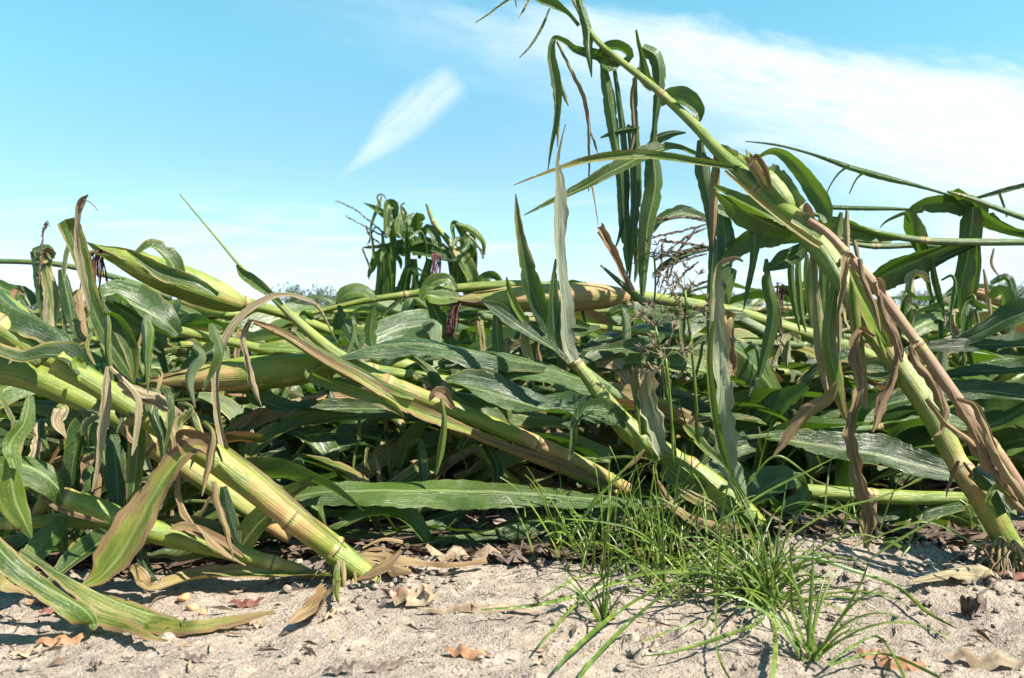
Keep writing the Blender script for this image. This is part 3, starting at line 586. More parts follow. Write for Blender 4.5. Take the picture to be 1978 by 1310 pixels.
for rows, tw, dr, tn in (([(920, 812, 18), (840, 800, 24), (740, 790, 24), (640, 790, 30), (560, 790, 36), (490, 768, 40), (470, 750, 8)], 50, (.05, .1), .1), ([(900, 822, 16), (790, 808, 26), (680, 802, 30), (600, 812, 42), (530, 838, 46), (490, 870, 34), (478, 910, 10)], 40, (.2, .5), .3),
        ([(700, 770, 10), (620, 770, 28), (540, 795, 42), (470, 830, 50), (420, 880, 34), (395, 900, 8)], 40, (1.0, .85), .3), ([(560, 770, 16), (500, 790, 40), (455, 840, 44), (440, 900, 16)], 15, (.05, .2), .15),
        ([(640, 850, 16), (600, 890, 34), (560, 935, 40), (535, 960, 10)], 30, (.0, .1), .0), ([(760, 840, 12), (690, 850, 60), (620, 890, 66), (570, 945, 30), (555, 965, 6)], 30, (.0, .1), .0),
        ([(820, 830, 14), (760, 870, 40), (700, 920, 50), (650, 960, 20)], 20, (.6, .7), .2), ([(745, 815, 12), (750, 850, 26), (758, 890, 28), (770, 930, 26), (772, 950, 6)], 0, (1, 1), .1),
        ([(530, 850, 14), (545, 900, 30), (560, 945, 22), (580, 965, 6)], 0, (.3, .5), .2), ([(900, 835, 10), (860, 880, 28), (800, 920, 40), (740, 950, 16)], 35, (.3, .5), .2), ([(930, 845, 14), (960, 900, 30), (955, 950, 14)], 0, (.2, .3), 0)):
    L(M1, rows, [1.28, 1.18], tw, dr, tn, .45, .3, ragged=.1)
L(M1, [(852, 770, 6), (858, 815, 12), (852, 870, 16), (842, 918, 3)], 1.08, 0, (.2, .3), .4, .6)

LF = plant(1250, 965, 1.18, 'long flat green corn blade with a pale midrib lying level above the sand at centre', 'corn_leaf', 'corn leaf', 'fallen green blades beside the grass')
L(LF, [(535, 972, 16), (575, 958, 36), (640, 950, 50), (720, 948, 58), (810, 948, 64), (900, 949, 66), (990, 952, 58), (1070, 957, 44), (1160, 965, 30), (1260, 972, 16)], [1.07, 1.10], [48, 48, 46], (.0, .02), .22, .22, .08, name='blade', nx=12)
L(LF, [(550, 985, 6), (620, 985, 20), (700, 990, 22), (800, 985, 16), (860, 978, 4)], [1.17, 1.19], 40, (.05, .1), .25, .4, .3, name='blade')
LG = plant(1200, 980, 1.2, 'dark green corn blade drooping to the sand below the long flat blade', 'corn_leaf', 'corn leaf', 'fallen green blades beside the grass')
L(LG, [(620, 1018, 24), (660, 1035, 40), (730, 1036, 42), (800, 1018, 44), (860, 998, 36), (915, 978, 14)], [1.10, 1.20], [50, 45], (.05, .1), .05, .35, .15, name='blade')
LH = plant(1200, 990, 1.22, 'narrow grey-green corn blade running low from the grass tuft, lowest of the fallen blades', 'corn_leaf', 'corn leaf', 'fallen green blades beside the grass')
L(LH, [(780, 1052, 8), (850, 1040, 28), (930, 1030, 40), (1010, 1012, 48), (1100, 998, 46), (1180, 985, 30), (1260, 975, 10)], [1.12, 1.2], [55, 50], (.05, .15), .12, .4, .15, name='blade')

# silk-tipped ear and level stalk behind, centre
V1 = plant(1700, 700, 1.6, 'long level corn stalk crossing behind the pale upright leaf, carrying a fat brown-patched ear', group='corn plants tangled in the middle of the heap')
S(V1, [(1740, 716, 34), (1640, 672, 34), (1540, 640, 32), (1430, 606, 30), (1320, 585, 28), (1200, 568, 26), (1080, 556, 26), (980, 551, 24), (870, 558, 20), (780, 570, 18), (700, 582, 15), (600, 606, 11)], [1.6, 1.5, 1.45], (.15, .05), .32, .15)
ear(V1, 1215, 572, 890, 580, 54, 1.46, 1.42, True, (.75, .40), silkdir=(-.1, -1))
L(V1, [(880, 560, 14), (862, 540, 26), (838, 545, 34), (820, 560, 20)], 1.42, 20, (.05, .1), .3, .4)
L(V1, [(885, 578, 24), (850, 575, 44), (826, 570, 40), (815, 580, 14)], 1.41, 40, (0, .1), .35, .4)
L(V1, [(828, 575, 24), (850, 620, 40), (868, 655, 28), (880, 690, 6)], 1.43, -15, (.05, .1), .0, .3)
L(V1, [(725, 580, 12), (700, 566, 32), (670, 568, 34), (652, 585, 10)], 1.42, 45, (.0, .1), .3, .4)
L(V1, [(654, 590, 8), (668, 625, 28), (684, 655, 24), (700, 688, 4)], 1.42, 10, (.0, .1), .0, .35)
L(V1, [(724, 592, 5), (718, 620, 28), (716, 650, 30), (720, 680, 16)], 1.42, 10, (.0, .1), .15, .3)
L(V1, [(780, 575, 6), (760, 590, 10), (742, 605, 6), (730, 620, 2)], 1.44, 10, (.0, .1), .0, .3)
for x_ in (700, 990): pass
W1 = plant(1480, 1040, 1.15, 'pale green corn stalk rising from the grass, crowned by one tall pale upright leaf')
S(W1, [(1500, 1062, 40), (1455, 1010, 60), (1400, 962, 66), (1340, 915, 64), (1290, 880, 54), (1240, 850, 58), (1200, 815, 54), (1165, 770, 40), (1140, 735, 32), (1108, 694, 27)], [1.13, 1.16, 1.18], (.0, .25), .20, .24, dirt=(.3, 0))
for k_ in range(5):
    L(W1, [(1480 - k_ * 8, 1045, 10), (1400 - k_ * 12, 968 - k_ * 4, 18), (1330 - k_ * 10, 905 + k_ * 5, 18), (1280, 872 + k_ * 8, 5)], [1.10, 1.12], U(0, 30), (.1, .4), .55, .3, name='sheath')
L(W1, [(1108, 698, 24), (1095, 660, 32), (1090, 600, 30), (1083, 540, 28), (1080, 480, 26), (1079, 420, 30), (1078, 370, 26), (1075, 320, 14), (1082, 280, 6), (1092, 240, 2)], [1.14, 1.12], [35, 38, 30], (.02, .42), .05, .5, .2, m=M_WHITE, ragged=.1, label='pale upright leaf')
L(W1, [(1104, 700, 18), (1075, 655, 40), (1068, 600, 30), (1070, 540, 16), (1073, 500, 4)], [1.16, 1.17], 10, (.05, .1), .02, .4)
L(W1, [(1210, 818, 30), (1175, 795, 44), (1135, 792, 36), (1112, 815, 20), (1108, 850, 16), (1100, 890, 8)], [1.14, 1.10], [30, 20, 0], (.05, .15), .05, .4, .2)
L(W1, [(1200, 812, 24), (1130, 800, 52), (1050, 790, 58), (970, 765, 62), (900, 745, 44), (860, 735, 12)], [1.16, 1.14], [40, 55, 45], (.0, .12), .05, .4, .3, label='broad wavy dark blade')
L(W1, [(1280, 880, 40), (1262, 820, 46), (1252, 770, 46), (1247, 730, 42), (1250, 708, 36)], [1.12, 1.10], [15, 10], (.02, .75), .3, .6, .3, m=M_WHITE, ragged=.3, jag=.55, name='torn_sheath')
L(W1, [(1245, 840, 20), (1236, 780, 28), (1228, 740, 24), (1226, 715, 22)], 1.13, -10, (.1, .85), .2, .5, .3, jag=.7, name='torn_sheath')
L(W1, [(1250, 700, 10), (1262, 715, 12), (1280, 716, 3)], 1.1, 20, (1, 1), .3, .4, name='torn_sheath')
L(W1, [(1440, 985, 18), (1420, 930, 44), (1400, 870, 48), (1390, 800, 48), (1393, 730, 44), (1390, 660, 40), (1384, 600, 30), (1384, 540, 22), (1392, 508, 14), (1420, 498, 12), (1436, 505, 4)], [1.12, 1.08], [30, 32, 20, 30], (.0, .72), .10, .4, .35, m=M_WHITE, ragged=.2, label='wide upright blade, browned along its right edge and curled at the tip')
L(W1, [(1440, 985, 10), (1405, 900, 14), (1380, 800, 16), (1370, 700, 14), (1378, 620, 8)], [1.10, 1.06], 10, (.0, .3), .35, .6, m=M_LEAF)
L(W1, [(1270, 930, 14), (1300, 975, 30), (1350, 1005, 36), (1410, 1020, 34), (1460, 1050, 20), (1490, 1075, 6)], [1.08, 1.08], [20, 40], (.85, .8), .8, .5, .5, ragged=.2)
L(W1, [(1300, 940, 8), (1340, 960, 26), (1375, 975, 26), (1385, 990, 10)], 1.1, 20, (.6, .8), .8, .5, .3)
L(W1, [(1400, 900, 16), (1365, 870, 24), (1340, 840, 28), (1322, 820, 14)], 1.1, 20, (.1, .4), .35, .5, .3)
for q_ in range(3): L(W1, [(1245, 868, 6), (1235 - q_ * 9, 885 + q_ * 6, 8), (1215 - q_ * 12, 905 + q_ * 7, 3)], 1.08, 10, (1, 1), 0, .5, .3, name='rootlet', ragged=.3)
AA = plant(1100, 700, 1.25, 'corn plant with narrow dark leaves, some upright, left of the pale upright leaf', group='corn plants tangled in the middle of the heap')
S(AA, [(1240, 800, 24), (1170, 750, 28), (1110, 705, 30), (1060, 660, 26), (990, 625, 22), (930, 610, 18)], [1.3, 1.24], (.1, .1), .3, .3, m=M_DEEP)
for rows, tw, dr, tn, mm in (([(1060, 640, 24), (1040, 590, 42), (1020, 530, 42), (1007, 470, 26), (1000, 420, 16), (996, 375, 3)], 10, (.0, .6), .08, M_LEAF), ([(1030, 640, 12), (1000, 600, 16), (985, 560, 12), (978, 535, 3)], 0, (.0, .1), .6, M_LEAF),
        ([(962, 588, 16), (960, 640, 28), (966, 700, 32), (972, 760, 28), (984, 820, 16), (985, 880, 6)], 0, (.1, .5), .15, M_LEAF), ([(1018, 610, 10), (1014, 660, 20), (1026, 710, 18), (1030, 745, 4)], 0, (.4, .8), .4, M_PALE),
        ([(1080, 680, 20), (1020, 640, 36), (960, 600, 30), (935, 585, 8)], 40, (.0, .1), .05, M_LEAF), ([(860, 706, 10), (950, 700, 34), (1050, 712, 52), (1120, 732, 44), (1180, 748, 10)], 55, (.0, .05), .2, M_LEAF),
        ([(880, 758, 14), (930, 770, 34), (1000, 800, 44), (1080, 812, 30), (1120, 815, 6)], 45, (.1, .3), .15, M_LEAF), ([(800, 720, 12), (850, 740, 34), (880, 775, 40), (930, 800, 16)], 40, (.5, .6), .3, M_LEAF), ([(800, 690, 8), (840, 725, 26), (850, 765, 30), (846, 800, 6)], 20, (.1, .3), .2, M_LEAF)):
    L(AA, rows, [1.22, 1.2], tw, dr, tn, .4, .2, m=mm, ragged=.05)
BB = plant(1500, 620, 1.5, 'broad dark corn blade arched like a bridge right of the bent pale stalk', group='corn plants tangled in the middle of the heap')
S(BB, [(1560, 690, 30), (1490, 650, 30), (1420, 612, 26)], 1.5, (0, 0), .3, .3, m=M_DEEP)
L(BB, [(1115, 705, 10), (1150, 672, 46), (1210, 645, 66), (1290, 625, 60), (1370, 605, 42), (1440, 604, 16)], [1.3, 1.45], [35, 50, 55], (.0, .05), .02, .35, .15)
L(BB, [(1150, 700, 20), (1190, 700, 46), (1215, 735, 30), (1222, 760, 6)], 1.34, 30, (.9, .9), .3, .4, .2, m=M_PALE)
L(BB, [(1180, 745, 20), (1250, 750, 50), (1330, 770, 46), (1400, 800, 14)], 1.36, 50, (0, .05), .1, .3)
L(BB, [(1300, 690, 16), (1370, 710, 44), (1430, 760, 48), (1480, 810, 14)], 1.4, 30, (0, .05), .1, .3)
sk = thing('broken_stalk', P(1210, 545, 1.4), 'dry tan stub of a broken corn stalk pointing up right of the pale upright leaf', 'broken stalk')
S(sk, [(1222, 562, 14), (1196, 510, 13), (1172, 468, 13), (1158, 446, 14)], 1.38, (.95, .95), .3, .4, m=M_PINK)
L(sk, [(1215, 560, 10), (1190, 500, 22), (1168, 455, 24), (1154, 436, 20)], 1.37, 20, (.95, 1), .2, .8, .2, ragged=.3, jag=.4, name='sheath')
S(sk, [(1248, 588, 18), (1205, 552, 14), (1160, 512, 5)], 1.4, (.1, .2), .3, .4, m=M_DEEP, name='side_shoot')

random.seed(91)
for q in range(26):
    x, y, d_ = U(-10, 420), U(600, 820), U(.88, 1.0); l = U(50, 150); dr = random.choice((.1, .2, .4, .6, .9)); w_ = U(7, 26)
    L(random.choice((A, B, C)), [(x, y, w_ * .6), (x + U(-10, 25), y + l * .15, w_), (x + U(-10, 25), y + l * .5, w_), (x + U(-20, 20), y + l, 2)], [d_, d_ - .02], U(-30, 50), (dr * .5, dr), U(0, .3), .6, .3, ragged=.3 if dr > .5 else .06, m=random.choice((M_LEAF, M_LEAF, M_PALE)))
# ================================================================== TALL PLANT, RIGHT
TP = plant(1975, 1100, 1.0, 'tallest corn plant, its thick stalk leaning over the right side to the top edge')
tp = [(2010, 1140, 62), (1965, 1085, 64), (1925, 1010, 60), (1885, 945, 58), (1850, 895, 54), (1800, 800, 56), (1755, 730, 58), (1700, 655, 56), (1650, 580, 58), (1600, 500, 56), (1550, 440, 54), (1500, 395, 48), (1440, 340, 38), (1385, 290, 30), (1340, 240, 24), (1270, 175, 20), (1195, 115, 16), (1150, 75, 13), (1118, 20, 11), (1095, -30, 9)]
tpd = [1.0, 1.02, 1.1, 1.2, 1.32, 1.42, 1.5]
S(TP, tp, tpd, (.55, .02), .235, .33, dirt=(.45, 0))
def dz(f): return float(np.interp(f, np.linspace(0, 1, 7), tpd))
for rows, dd, tw, dr, tn, rg in (
    ([(1690, 650, 10), (1660, 640, 20), (1650, 690, 40), (1662, 740, 30), (1648, 800, 28), (1645, 860, 40), (1660, 930, 44), (1680, 1000, 46), (1672, 1060, 14)], [1.08, 1.0], 10, (1, 1), .1, .35),
    ([(1700, 560, 12), (1720, 620, 24), (1735, 680, 20), (1722, 740, 24), (1700, 790, 34), (1686, 835, 6)], [1.1, 1.06], 10, (1, 1), .3, .35),
    ([(1758, 668, 16), (1770, 700, 30), (1800, 735, 26), (1820, 780, 34), (1822, 825, 16), (1800, 850, 4)], [1.0, .98], 10, (1, 1), .2, .4),
    ([(1790, 770, 12), (1830, 820, 20), (1870, 850, 30), (1905, 890, 36), (1940, 940, 24), (1960, 980, 8)], [.98, .96], 20, (1, 1), .2, .4),
    ([(1848, 770, 10), (1880, 780, 18), (1900, 820, 26), (1925, 880, 30), (1955, 930, 32), (1985, 970, 20)], [.95, .93], 20, (1, 1), .2, .35),
    ([(1850, 890, 10), (1838, 920, 12), (1828, 960, 3)], .98, 10, (1, 1), .2, .5), ([(1862, 893, 8), (1875, 915, 10), (1878, 925, 3)], .98, 10, (1, 1), .2, .5)):
    L(TP, rows, dd, tw, dr, tn, .55, .45, ragged=rg)
L(TP, [(1720, 690, 20), (1690, 630, 40), (1665, 560, 30), (1660, 500, 10)], 1.1, 20, (.3, .3), 1.0, .4, name='sheath')
L(TP, [(1715, 660, 20), (1690, 615, 34), (1660, 560, 26), (1640, 515, 8)], 1.09, 20, (.0, .5), .7, .4, name='sheath')
L(TP, [(1650, 505, 8), (1648, 560, 20), (1655, 640, 24), (1665, 720, 20), (1672, 790, 8)], 1.12, 0, (.2, .8), .5, .6)
L(TP, [(1625, 500, 10), (1610, 570, 26), (1600, 650, 34), (1612, 720, 40), (1628, 790, 20), (1640, 820, 5)], 1.16, 0, (.1, .6), .3, .5, .2)
L(TP, [(1570, 470, 10), (1572, 540, 18), (1580, 620, 24), (1590, 700, 26), (1600, 770, 8)], 1.2, 0, (.4, .8), .3, .5, .2, m=M_PALE)
for k_ in range(8): L(TP, [(1530 + k_ * 14, 480 + k_ * 5, 8), (1528 + k_ * 15, 530, 14), (1535 + k_ * 13, 590 + 12 * math.sin(k_ * 2), 12), (1545 + k_ * 12, 640 + 20 * math.sin(k_ * 3), 3)], 1.3 + .02 * k_, U(-20, 20), (.0, .3), U(.2, .7), .3)
L(TP, [(1620, 735, 10), (1600, 770, 30), (1560, 800, 36), (1520, 850, 20), (1495, 880, 4)], 1.12, 20, (.6, .9), .2, .5, .3)
L(TP, [(1600, 430, 22), (1590, 395, 42), (1560, 345, 40), (1525, 305, 28), (1495, 291, 16), (1470, 300, 8), (1455, 320, 4)], [1.22, 1.3], [-10, -25, -50], (.0, .1), .3, .35, .1, label='green blade arching up against the sky')
L(TP, [(1545, 400, 34), (1515, 370, 46), (1495, 335, 44), (1498, 318, 16)], 1.26, 20, (.1, .3), .3, .4, m=M_PALE, name='sheath')
ear(TP, 1560, 425, 1400, 292, 50, 1.28, 1.36, False, (.1, .15))
ear(TP, 1530, 405, 1448, 306, 38, 1.24, 1.28, False, (.1, .1))
L(TP, [(1480, 365, 10), (1455, 320, 20), (1440, 305, 6)], 1.25, 0, (.5, .9), .3, .5)
L(TP, [(1446, 322, 6), (1462, 300, 14), (1478, 325, 16), (1486, 350, 12), (1490, 365, 3)], 1.22, 10, (.8, 1), .2, .5, .3, ragged=.3)
L(TP, [(1555, 450, 30), (1510, 425, 34), (1450, 395, 28), (1380, 360, 10)], [1.2, 1.24], 30, (.0, .1), .45, .6, .05, label='light folded blade base')
L(TP, [(1530, 450, 20), (1480, 430, 50), (1430, 405, 50), (1382, 372, 6)], [1.24, 1.27], -35, (.0, .05), .25, .4, .1)
L(TP, [(1475, 425, 50), (1460, 450, 34), (1456, 500, 18), (1445, 555, 12), (1436, 600, 2)], 1.26, 0, (.0, .1), 0, .3)
L(TP, [(1560, 470, 20), (1540, 490, 40), (1510, 505, 44), (1480, 520, 12)], 1.24, 10, (.0, .1), 0, .3)
L(TP, [(1480, 500, 8), (1482, 550, 26), (1494, 600, 30), (1484, 660, 28), (1465, 730, 10)], 1.26, 0, (.0, .2), .1, .3)
L(TP, [(1620, 495, 10), (1560, 460, 14), (1480, 400, 12), (1400, 330, 6)], 1.18, 20, (.6, .6), .8, .4, name='sheath')
# thin rachis-like arcs to the left
L(TP, [(1500, 350, 10), (1420, 325, 12), (1330, 310, 16), (1240, 300, 20), (1160, 305, 18), (1100, 320, 12), (1040, 340, 6), (992, 358, 2)], [1.3, 1.25], [10, 30], (.1, .7), .3, .6)
L(TP, [(1400, 320, 6), (1345, 298, 10), (1302, 284, 14), (1250, 298, 38), (1190, 326, 32), (1120, 365, 22), (1060, 392, 12), (1012, 416, 2)], [1.38, 1.36], [20, 40, 20], (.0, .2), .12, .4)
L(TP, [(1352, 270, 14), (1358, 330, 38), (1372, 400, 34), (1378, 470, 22), (1372, 550, 16), (1370, 640, 14), (1374, 720, 6)], [1.36, 1.3], 0, (.0, .5), .05, .6, .1)
L(TP, [(1384, 285, 8), (1382, 340, 20), (1378, 420, 16), (1376, 500, 8)], 1.33, 0, (.6, .8), .2, .6, .1)
L(TP, [(1372, 282, 10), (1384, 278, 16), (1392, 300, 20), (1385, 312, 10)], 1.35, 10, (.0, .0), 1.0, .6, name='collar')
L(TP, [(1350, 236, 16), (1348, 212, 34), (1322, 192, 44), (1296, 190, 34), (1278, 205, 8)], [1.36, 1.40], [-20, 30, 60], (.0, .05), .08, .6, .1, label='short broad curled blade')
L(TP, [(1262, 172, 26), (1246, 150, 30), (1240, 110, 14), (1232, 80, 9), (1228, 58, 5)], 1.42, 10, (.0, .1), .3, .7)
L(TP, [(1240, 92, 28), (1268, 108, 34), (1275, 150, 32), (1268, 210, 18), (1264, 250, 14), (1262, 300, 34), (1266, 360, 44), (1252, 430, 40), (1246, 500, 26), (1242, 560, 14), (1240, 580, 4)], [1.44, 1.42], [30, 0, 10, 30, 0], (.0, .1), .06, .5, .1, label='longest hanging blade')
for rows, dr, tn, tw in (([(1164, 120, 14), (1172, 170, 28), (1182, 230, 30), (1190, 290, 20), (1200, 350, 26), (1205, 420, 28), (1210, 480, 18), (1212, 530, 3)], .05, .15, 0), ([(1186, 125, 8), (1196, 200, 12), (1206, 290, 14), (1210, 380, 14), (1195, 460, 6), (1182, 490, 2)], .2, .0, 0),
        ([(1226, 150, 10), (1226, 220, 14), (1230, 300, 18), (1228, 390, 22), (1220, 470, 14), (1216, 540, 4)], .35, .05, 0), ([(1214, 240, 6), (1222, 330, 12), (1226, 430, 14), (1232, 500, 16), (1226, 545, 3)], .15, .3, 10),
        ([(1234, 130, 7), (1222, 180, 9), (1224, 260, 8), (1216, 300, 3)], .9, .1, 0), ([(1160, 266, 4), (1190, 254, 12), (1225, 248, 16), (1232, 250, 4)], .1, .1, 20), ([(1245, 285, 8), (1270, 266, 20), (1300, 256, 14), (1325, 256, 4)], .1, .0, 40),
        ([(1198, 118, 8), (1212, 108, 16), (1198, 93, 20), (1172, 92, 18), (1154, 104, 5)], .05, .05, 50), ([(1196, 122, 8), (1180, 128, 26), (1165, 120, 20), (1150, 108, 6)], .05, .02, 10),
        ([(1200, 122, 14), (1160, 108, 24), (1112, 96, 16), (1090, 80, 12), (1070, 76, 12), (1066, 110, 18), (1075, 160, 22), (1078, 220, 14), (1066, 280, 8), (1058, 330, 2)], .1, .12, 10),
        ([(1076, 80, 5), (1100, 130, 7), (1124, 180, 9), (1136, 230, 8), (1138, 300, 5), (1137, 370, 2)], 1.0, .1, 0), ([(1076, 150, 14), (1088, 180, 10), (1098, 205, 3)], .5, 0, 0), ([(1078, 160, 10), (1078, 220, 10), (1077, 285, 2)], .5, 0, 0),
        ([(1138, 250, 3), (1148, 275, 5), (1156, 300, 2)], .6, 0, 0), ([(1110, -25, 12), (1124, 20, 18), (1136, 62, 22), (1138, 100, 16), (1143, 150, 2)], .05, .2, 10),
        ([(1118, 50, 8), (1096, 25, 9), (1070, 10, 20), (1040, 0, 16), (1010, -22, 10)], .05, .02, 20), ([(996, -8, 6), (970, 8, 5), (940, 30, 4), (918, 44, 2)], .5, .0, 0), ([(1062, 16, 4), (1046, 55, 6), (1024, 90, 5), (1003, 112, 2)], .15, .05, 0),
        ([(1022, -5, 6), (1014, 14, 5), (1003, 34, 2)], .5, .3, 0), ([(994, -10, 4), (998, 15, 2)], .5, 0, 0), ([(1144, 360, 5), (1150, 395, 3), (1156, 435, 1.5)], 1, 0, 0)):
    L(TP, rows, [1.46, 1.44], tw, (dr * .5, dr), tn, .5, .15, ragged=.25 if dr > .4 else 0, m=M_LEAF)
brace(TP, 1960, 1075, 1.0, 12); brace(TP, 1935, 1040, 1.0, 10); roots(TP, 1940, 1060, 1.0, 50, .05, 110)
# pinkish stalk running beside the tall one
PK = plant(1990, 1010, 1.02, 'slim pinkish corn stalk crossing in front of the tallest plant, wrapped in crisp brown leaves')
S(PK, [(2020, 1030, 32), (1985, 965, 30), (1930, 880, 30), (1880, 812, 30), (1830, 745, 30), (1785, 680, 28), (1740, 620, 27), (1690, 552, 26), (1640, 495, 23), (1600, 452, 20), (1562, 425, 15)], [.97, 1.08], (.3, .25), .135, .2, m=M_PINK)
L(PK, [(1572, 440, 12), (1560, 410, 24), (1556, 392, 8)], 1.1, 0, (.7, .95), .4, .5)
L(PK, [(1588, 455, 20), (1560, 435, 40), (1530, 420, 30)], 1.1, 30, (.1, .4), .2, .5, m=M_PALE, name='sheath')
L(PK, [(1706, 575, 20), (1698, 545, 26), (1692, 540, 10)], 1.04, 10, (1, 1), .6, .4, .3, ragged=.4, name='sheath')
for rows in ([(1650, 500, 14), (1636, 500, 20), (1628, 560, 16), (1618, 610, 6)], [(1660, 500, 12), (1668, 540, 18), (1690, 590, 14), (1700, 640, 4)], [(1700, 570, 14), (1712, 620, 24), (1735, 660, 26), (1742, 700, 8)], [(1775, 665, 18), (1764, 672, 26), (1778, 710, 26), (1800, 740, 8)], [(1850, 765, 8), (1862, 775, 22), (1890, 790, 20), (1905, 830, 12)]):
    L(PK, rows, [1.02, 1.0], 10, (.8, 1), .4, .55, .4, ragged=.35)
for k_ in range(4): L(PK, [(1838 + k_ * 26, 755 + k_ * 48, 8), (1862 + k_ * 26, 800 + k_ * 46, 26), (1895 + k_ * 22, 855 + k_ * 38, 30), (1925 + k_ * 20, 920 + k_ * 24, 10)], [.96, .94], 20, (1, 1), .2, .6, .5, ragged=.35, name='sheath')
# upright torn strips behind the two
for rows, d_, lab in (([(1625, 410, 8), (1618, 450, 24), (1616, 520, 24), (1620, 600, 18), (1622, 680, 5)], 1.25, 'pale torn corn leaf standing just left of the pinkish stalk, split at the top'),):
    o = thing('corn_leaf', P(1620, 690, d_), lab, 'corn leaf', 'upright torn corn leaves'); L(o, rows, d_, 10, (.1, .8), .3, .6, m=M_PALE, name='blade', ragged=.1)
    L(o, [(1636, 405, 6), (1636, 450, 14), (1640, 520, 10)], d_ - .01, 10, (.6, .9), .5, .6, m=M_PALE, name='blade')

# ================================================================== RIGHT SIDE
RA = plant(2050, 470, 1.7, 'thin dark level corn stalk at the right edge with broad glowing green blades', group='corn plants tangled at the right')
S(RA, [(2060, 468, 18), (1960, 468, 17), (1890, 468, 18), (1800, 466, 18), (1720, 455, 17), (1650, 438, 15), (1590, 418, 12), (1530, 404, 7)], [1.6, 1.65], (.1, .1), .26, .05, m=M_DEEP)
S(RA, [(2040, 440, 14), (1960, 415, 14), (1880, 385, 11), (1830, 370, 6)], 1.58, (.1, .1), .3, .4, m=M_DEEP, name='side_shoot')
S(RA, [(1870, 480, 10), (1780, 474, 13), (1690, 476, 14), (1640, 470, 10)], 1.72, (.1, .1), .3, .4, m=M_DEEP, name='side_shoot')
for rows, tw, tn, lab in (([(1885, 462, 10), (1830, 478, 34), (1770, 504, 56), (1710, 530, 62), (1672, 556, 34), (1658, 575, 6)], -40, .22, 'large green blade lit through from above'), ([(1890, 470, 8), (1820, 500, 22), (1750, 535, 28), (1690, 560, 12)], 10, 0, None),
        ([(1990, 452, 14), (1940, 440, 22), (1895, 415, 34), (1850, 395, 40), (1800, 392, 40), (1766, 402, 26), (1752, 418, 8)], -30, .15, None), ([(1756, 408, 20), (1764, 440, 44), (1778, 470, 40), (1788, 520, 14), (1795, 560, 10), (1806, 590, 2)], -10, .15, None),
        ([(1840, 368, 22), (1856, 392, 46), (1890, 420, 50), (1930, 440, 30), (1985, 458, 14)], -30, .3, None), ([(1880, 400, 30), (1876, 440, 52), (1868, 500, 44), (1856, 560, 42), (1852, 610, 36), (1850, 635, 12)], -5, .12, 'hanging split blade at the right'),
        ([(1890, 470, 8), (1888, 520, 14), (1880, 570, 10), (1866, 600, 3)], 0, .3, None), ([(1440, 273, 2), (1500, 280, 5), (1570, 298, 6), (1640, 322, 12), (1700, 340, 14), (1770, 358, 8), (1832, 376, 5)], 20, .05, None),
        ([(1640, 320, 6), (1620, 335, 4), (1604, 358, 3), (1592, 385, 1.5)], 0, .0, None), ([(1672, 332, 6), (1655, 345, 4), (1640, 375, 2)], 0, 0, None), ([(1800, 500, 6), (1806, 540, 14), (1816, 580, 12), (1826, 620, 3)], 0, .1, None),
        ([(1740, 460, 10), (1680, 450, 30), (1620, 432, 40), (1580, 425, 16)], -40, .2, None), ([(1580, 400, 10), (1650, 402, 10), (1720, 403, 8), (1790, 406, 4)], 10, .05, None), ([(1780, 402, 4), (1740, 415, 8), (1712, 428, 5), (1700, 440, 2)], 10, .2, None),
        ([(2000, 354, 8), (1950, 366, 12), (1905, 378, 8), (1876, 384, 2)], 20, .05, None), ([(1930, 372, 6), (1938, 395, 5), (1945, 420, 3)], 0, .05, None)):
    L(RA, rows, [1.62, 1.66], tw, (.0, .1), tn, .4, .1, label=lab)
for rows in ([(1640, 440, 5), (1654, 480, 10), (1660, 520, 3)], [(1920, 480, 4), (1915, 510, 6), (1930, 535, 3)], [(1900, 520, 4), (1908, 570, 10), (1916, 630, 3)]): L(RA, rows, 1.66, 0, (.6, .9), .4, .4, m=M_PALE)
RB = plant(1420, 500, 1.7, 'corn plant top behind the tallest stalk, its brown tassel spread towards the left', group='corn plants tangled at the right')
S(RB, [(1720, 470, 14), (1620, 462, 14), (1520, 460, 14), (1430, 462, 10), (1370, 466, 6)], 1.75, (.1, .1), .3, .2, m=M_DEEP)
for rows, tw, tn in (([(1580, 460, 14), (1510, 448, 44), (1450, 458, 52), (1405, 490, 34), (1392, 512, 8)], -45, .15), ([(1400, 392, 10), (1398, 430, 36), (1402, 470, 44), (1396, 520, 40), (1388, 590, 16), (1384, 640, 4)], 0, .02), ([(1365, 425, 16), (1320, 412, 30), (1280, 425, 24), (1262, 450, 6)], 40, .1),
        ([(1500, 440, 10), (1450, 425, 28), (1400, 410, 26), (1370, 400, 8)], 40, .0), ([(1380, 480, 8), (1330, 490, 18), (1290, 510, 14), (1260, 530, 4)], 30, .0), ([(1420, 520, 14), (1400, 560, 44), (1380, 600, 50), (1350, 620, 16)], 20, .2), ([(1580, 470, 10), (1570, 520, 24), (1560, 570, 20), (1548, 620, 4)], 0, .2)):
    L(RB, rows, [1.72, 1.7], tw, (0, .1), tn, .4, .1)
mb = MB()
for rows in ([(1370, 432), (1310, 448), (1262, 458)], [(1365, 440), (1320, 462), (1285, 490), (1270, 500)], [(1368, 476), (1320, 470), (1280, 465)], [(1366, 482), (1330, 486), (1290, 488)], [(1360, 470), (1310, 492), (1262, 494)], [(1345, 440), (1310, 490), (1290, 540)], [(1366, 490), (1330, 500), (1290, 515), (1268, 530)],
             [(1340, 450), (1300, 500), (1275, 560)], [(1350, 505), (1320, 530), (1300, 560)], [(1370, 425), (1320, 420), (1270, 424)], [(1280, 470), (1278, 500), (1272, 545)], [(1372, 540), (1330, 560), (1300, 590)]): tassel(None, rows, 1.7, .0019, mb=mb)
mb.build('tassel', M_TASSEL, RB)
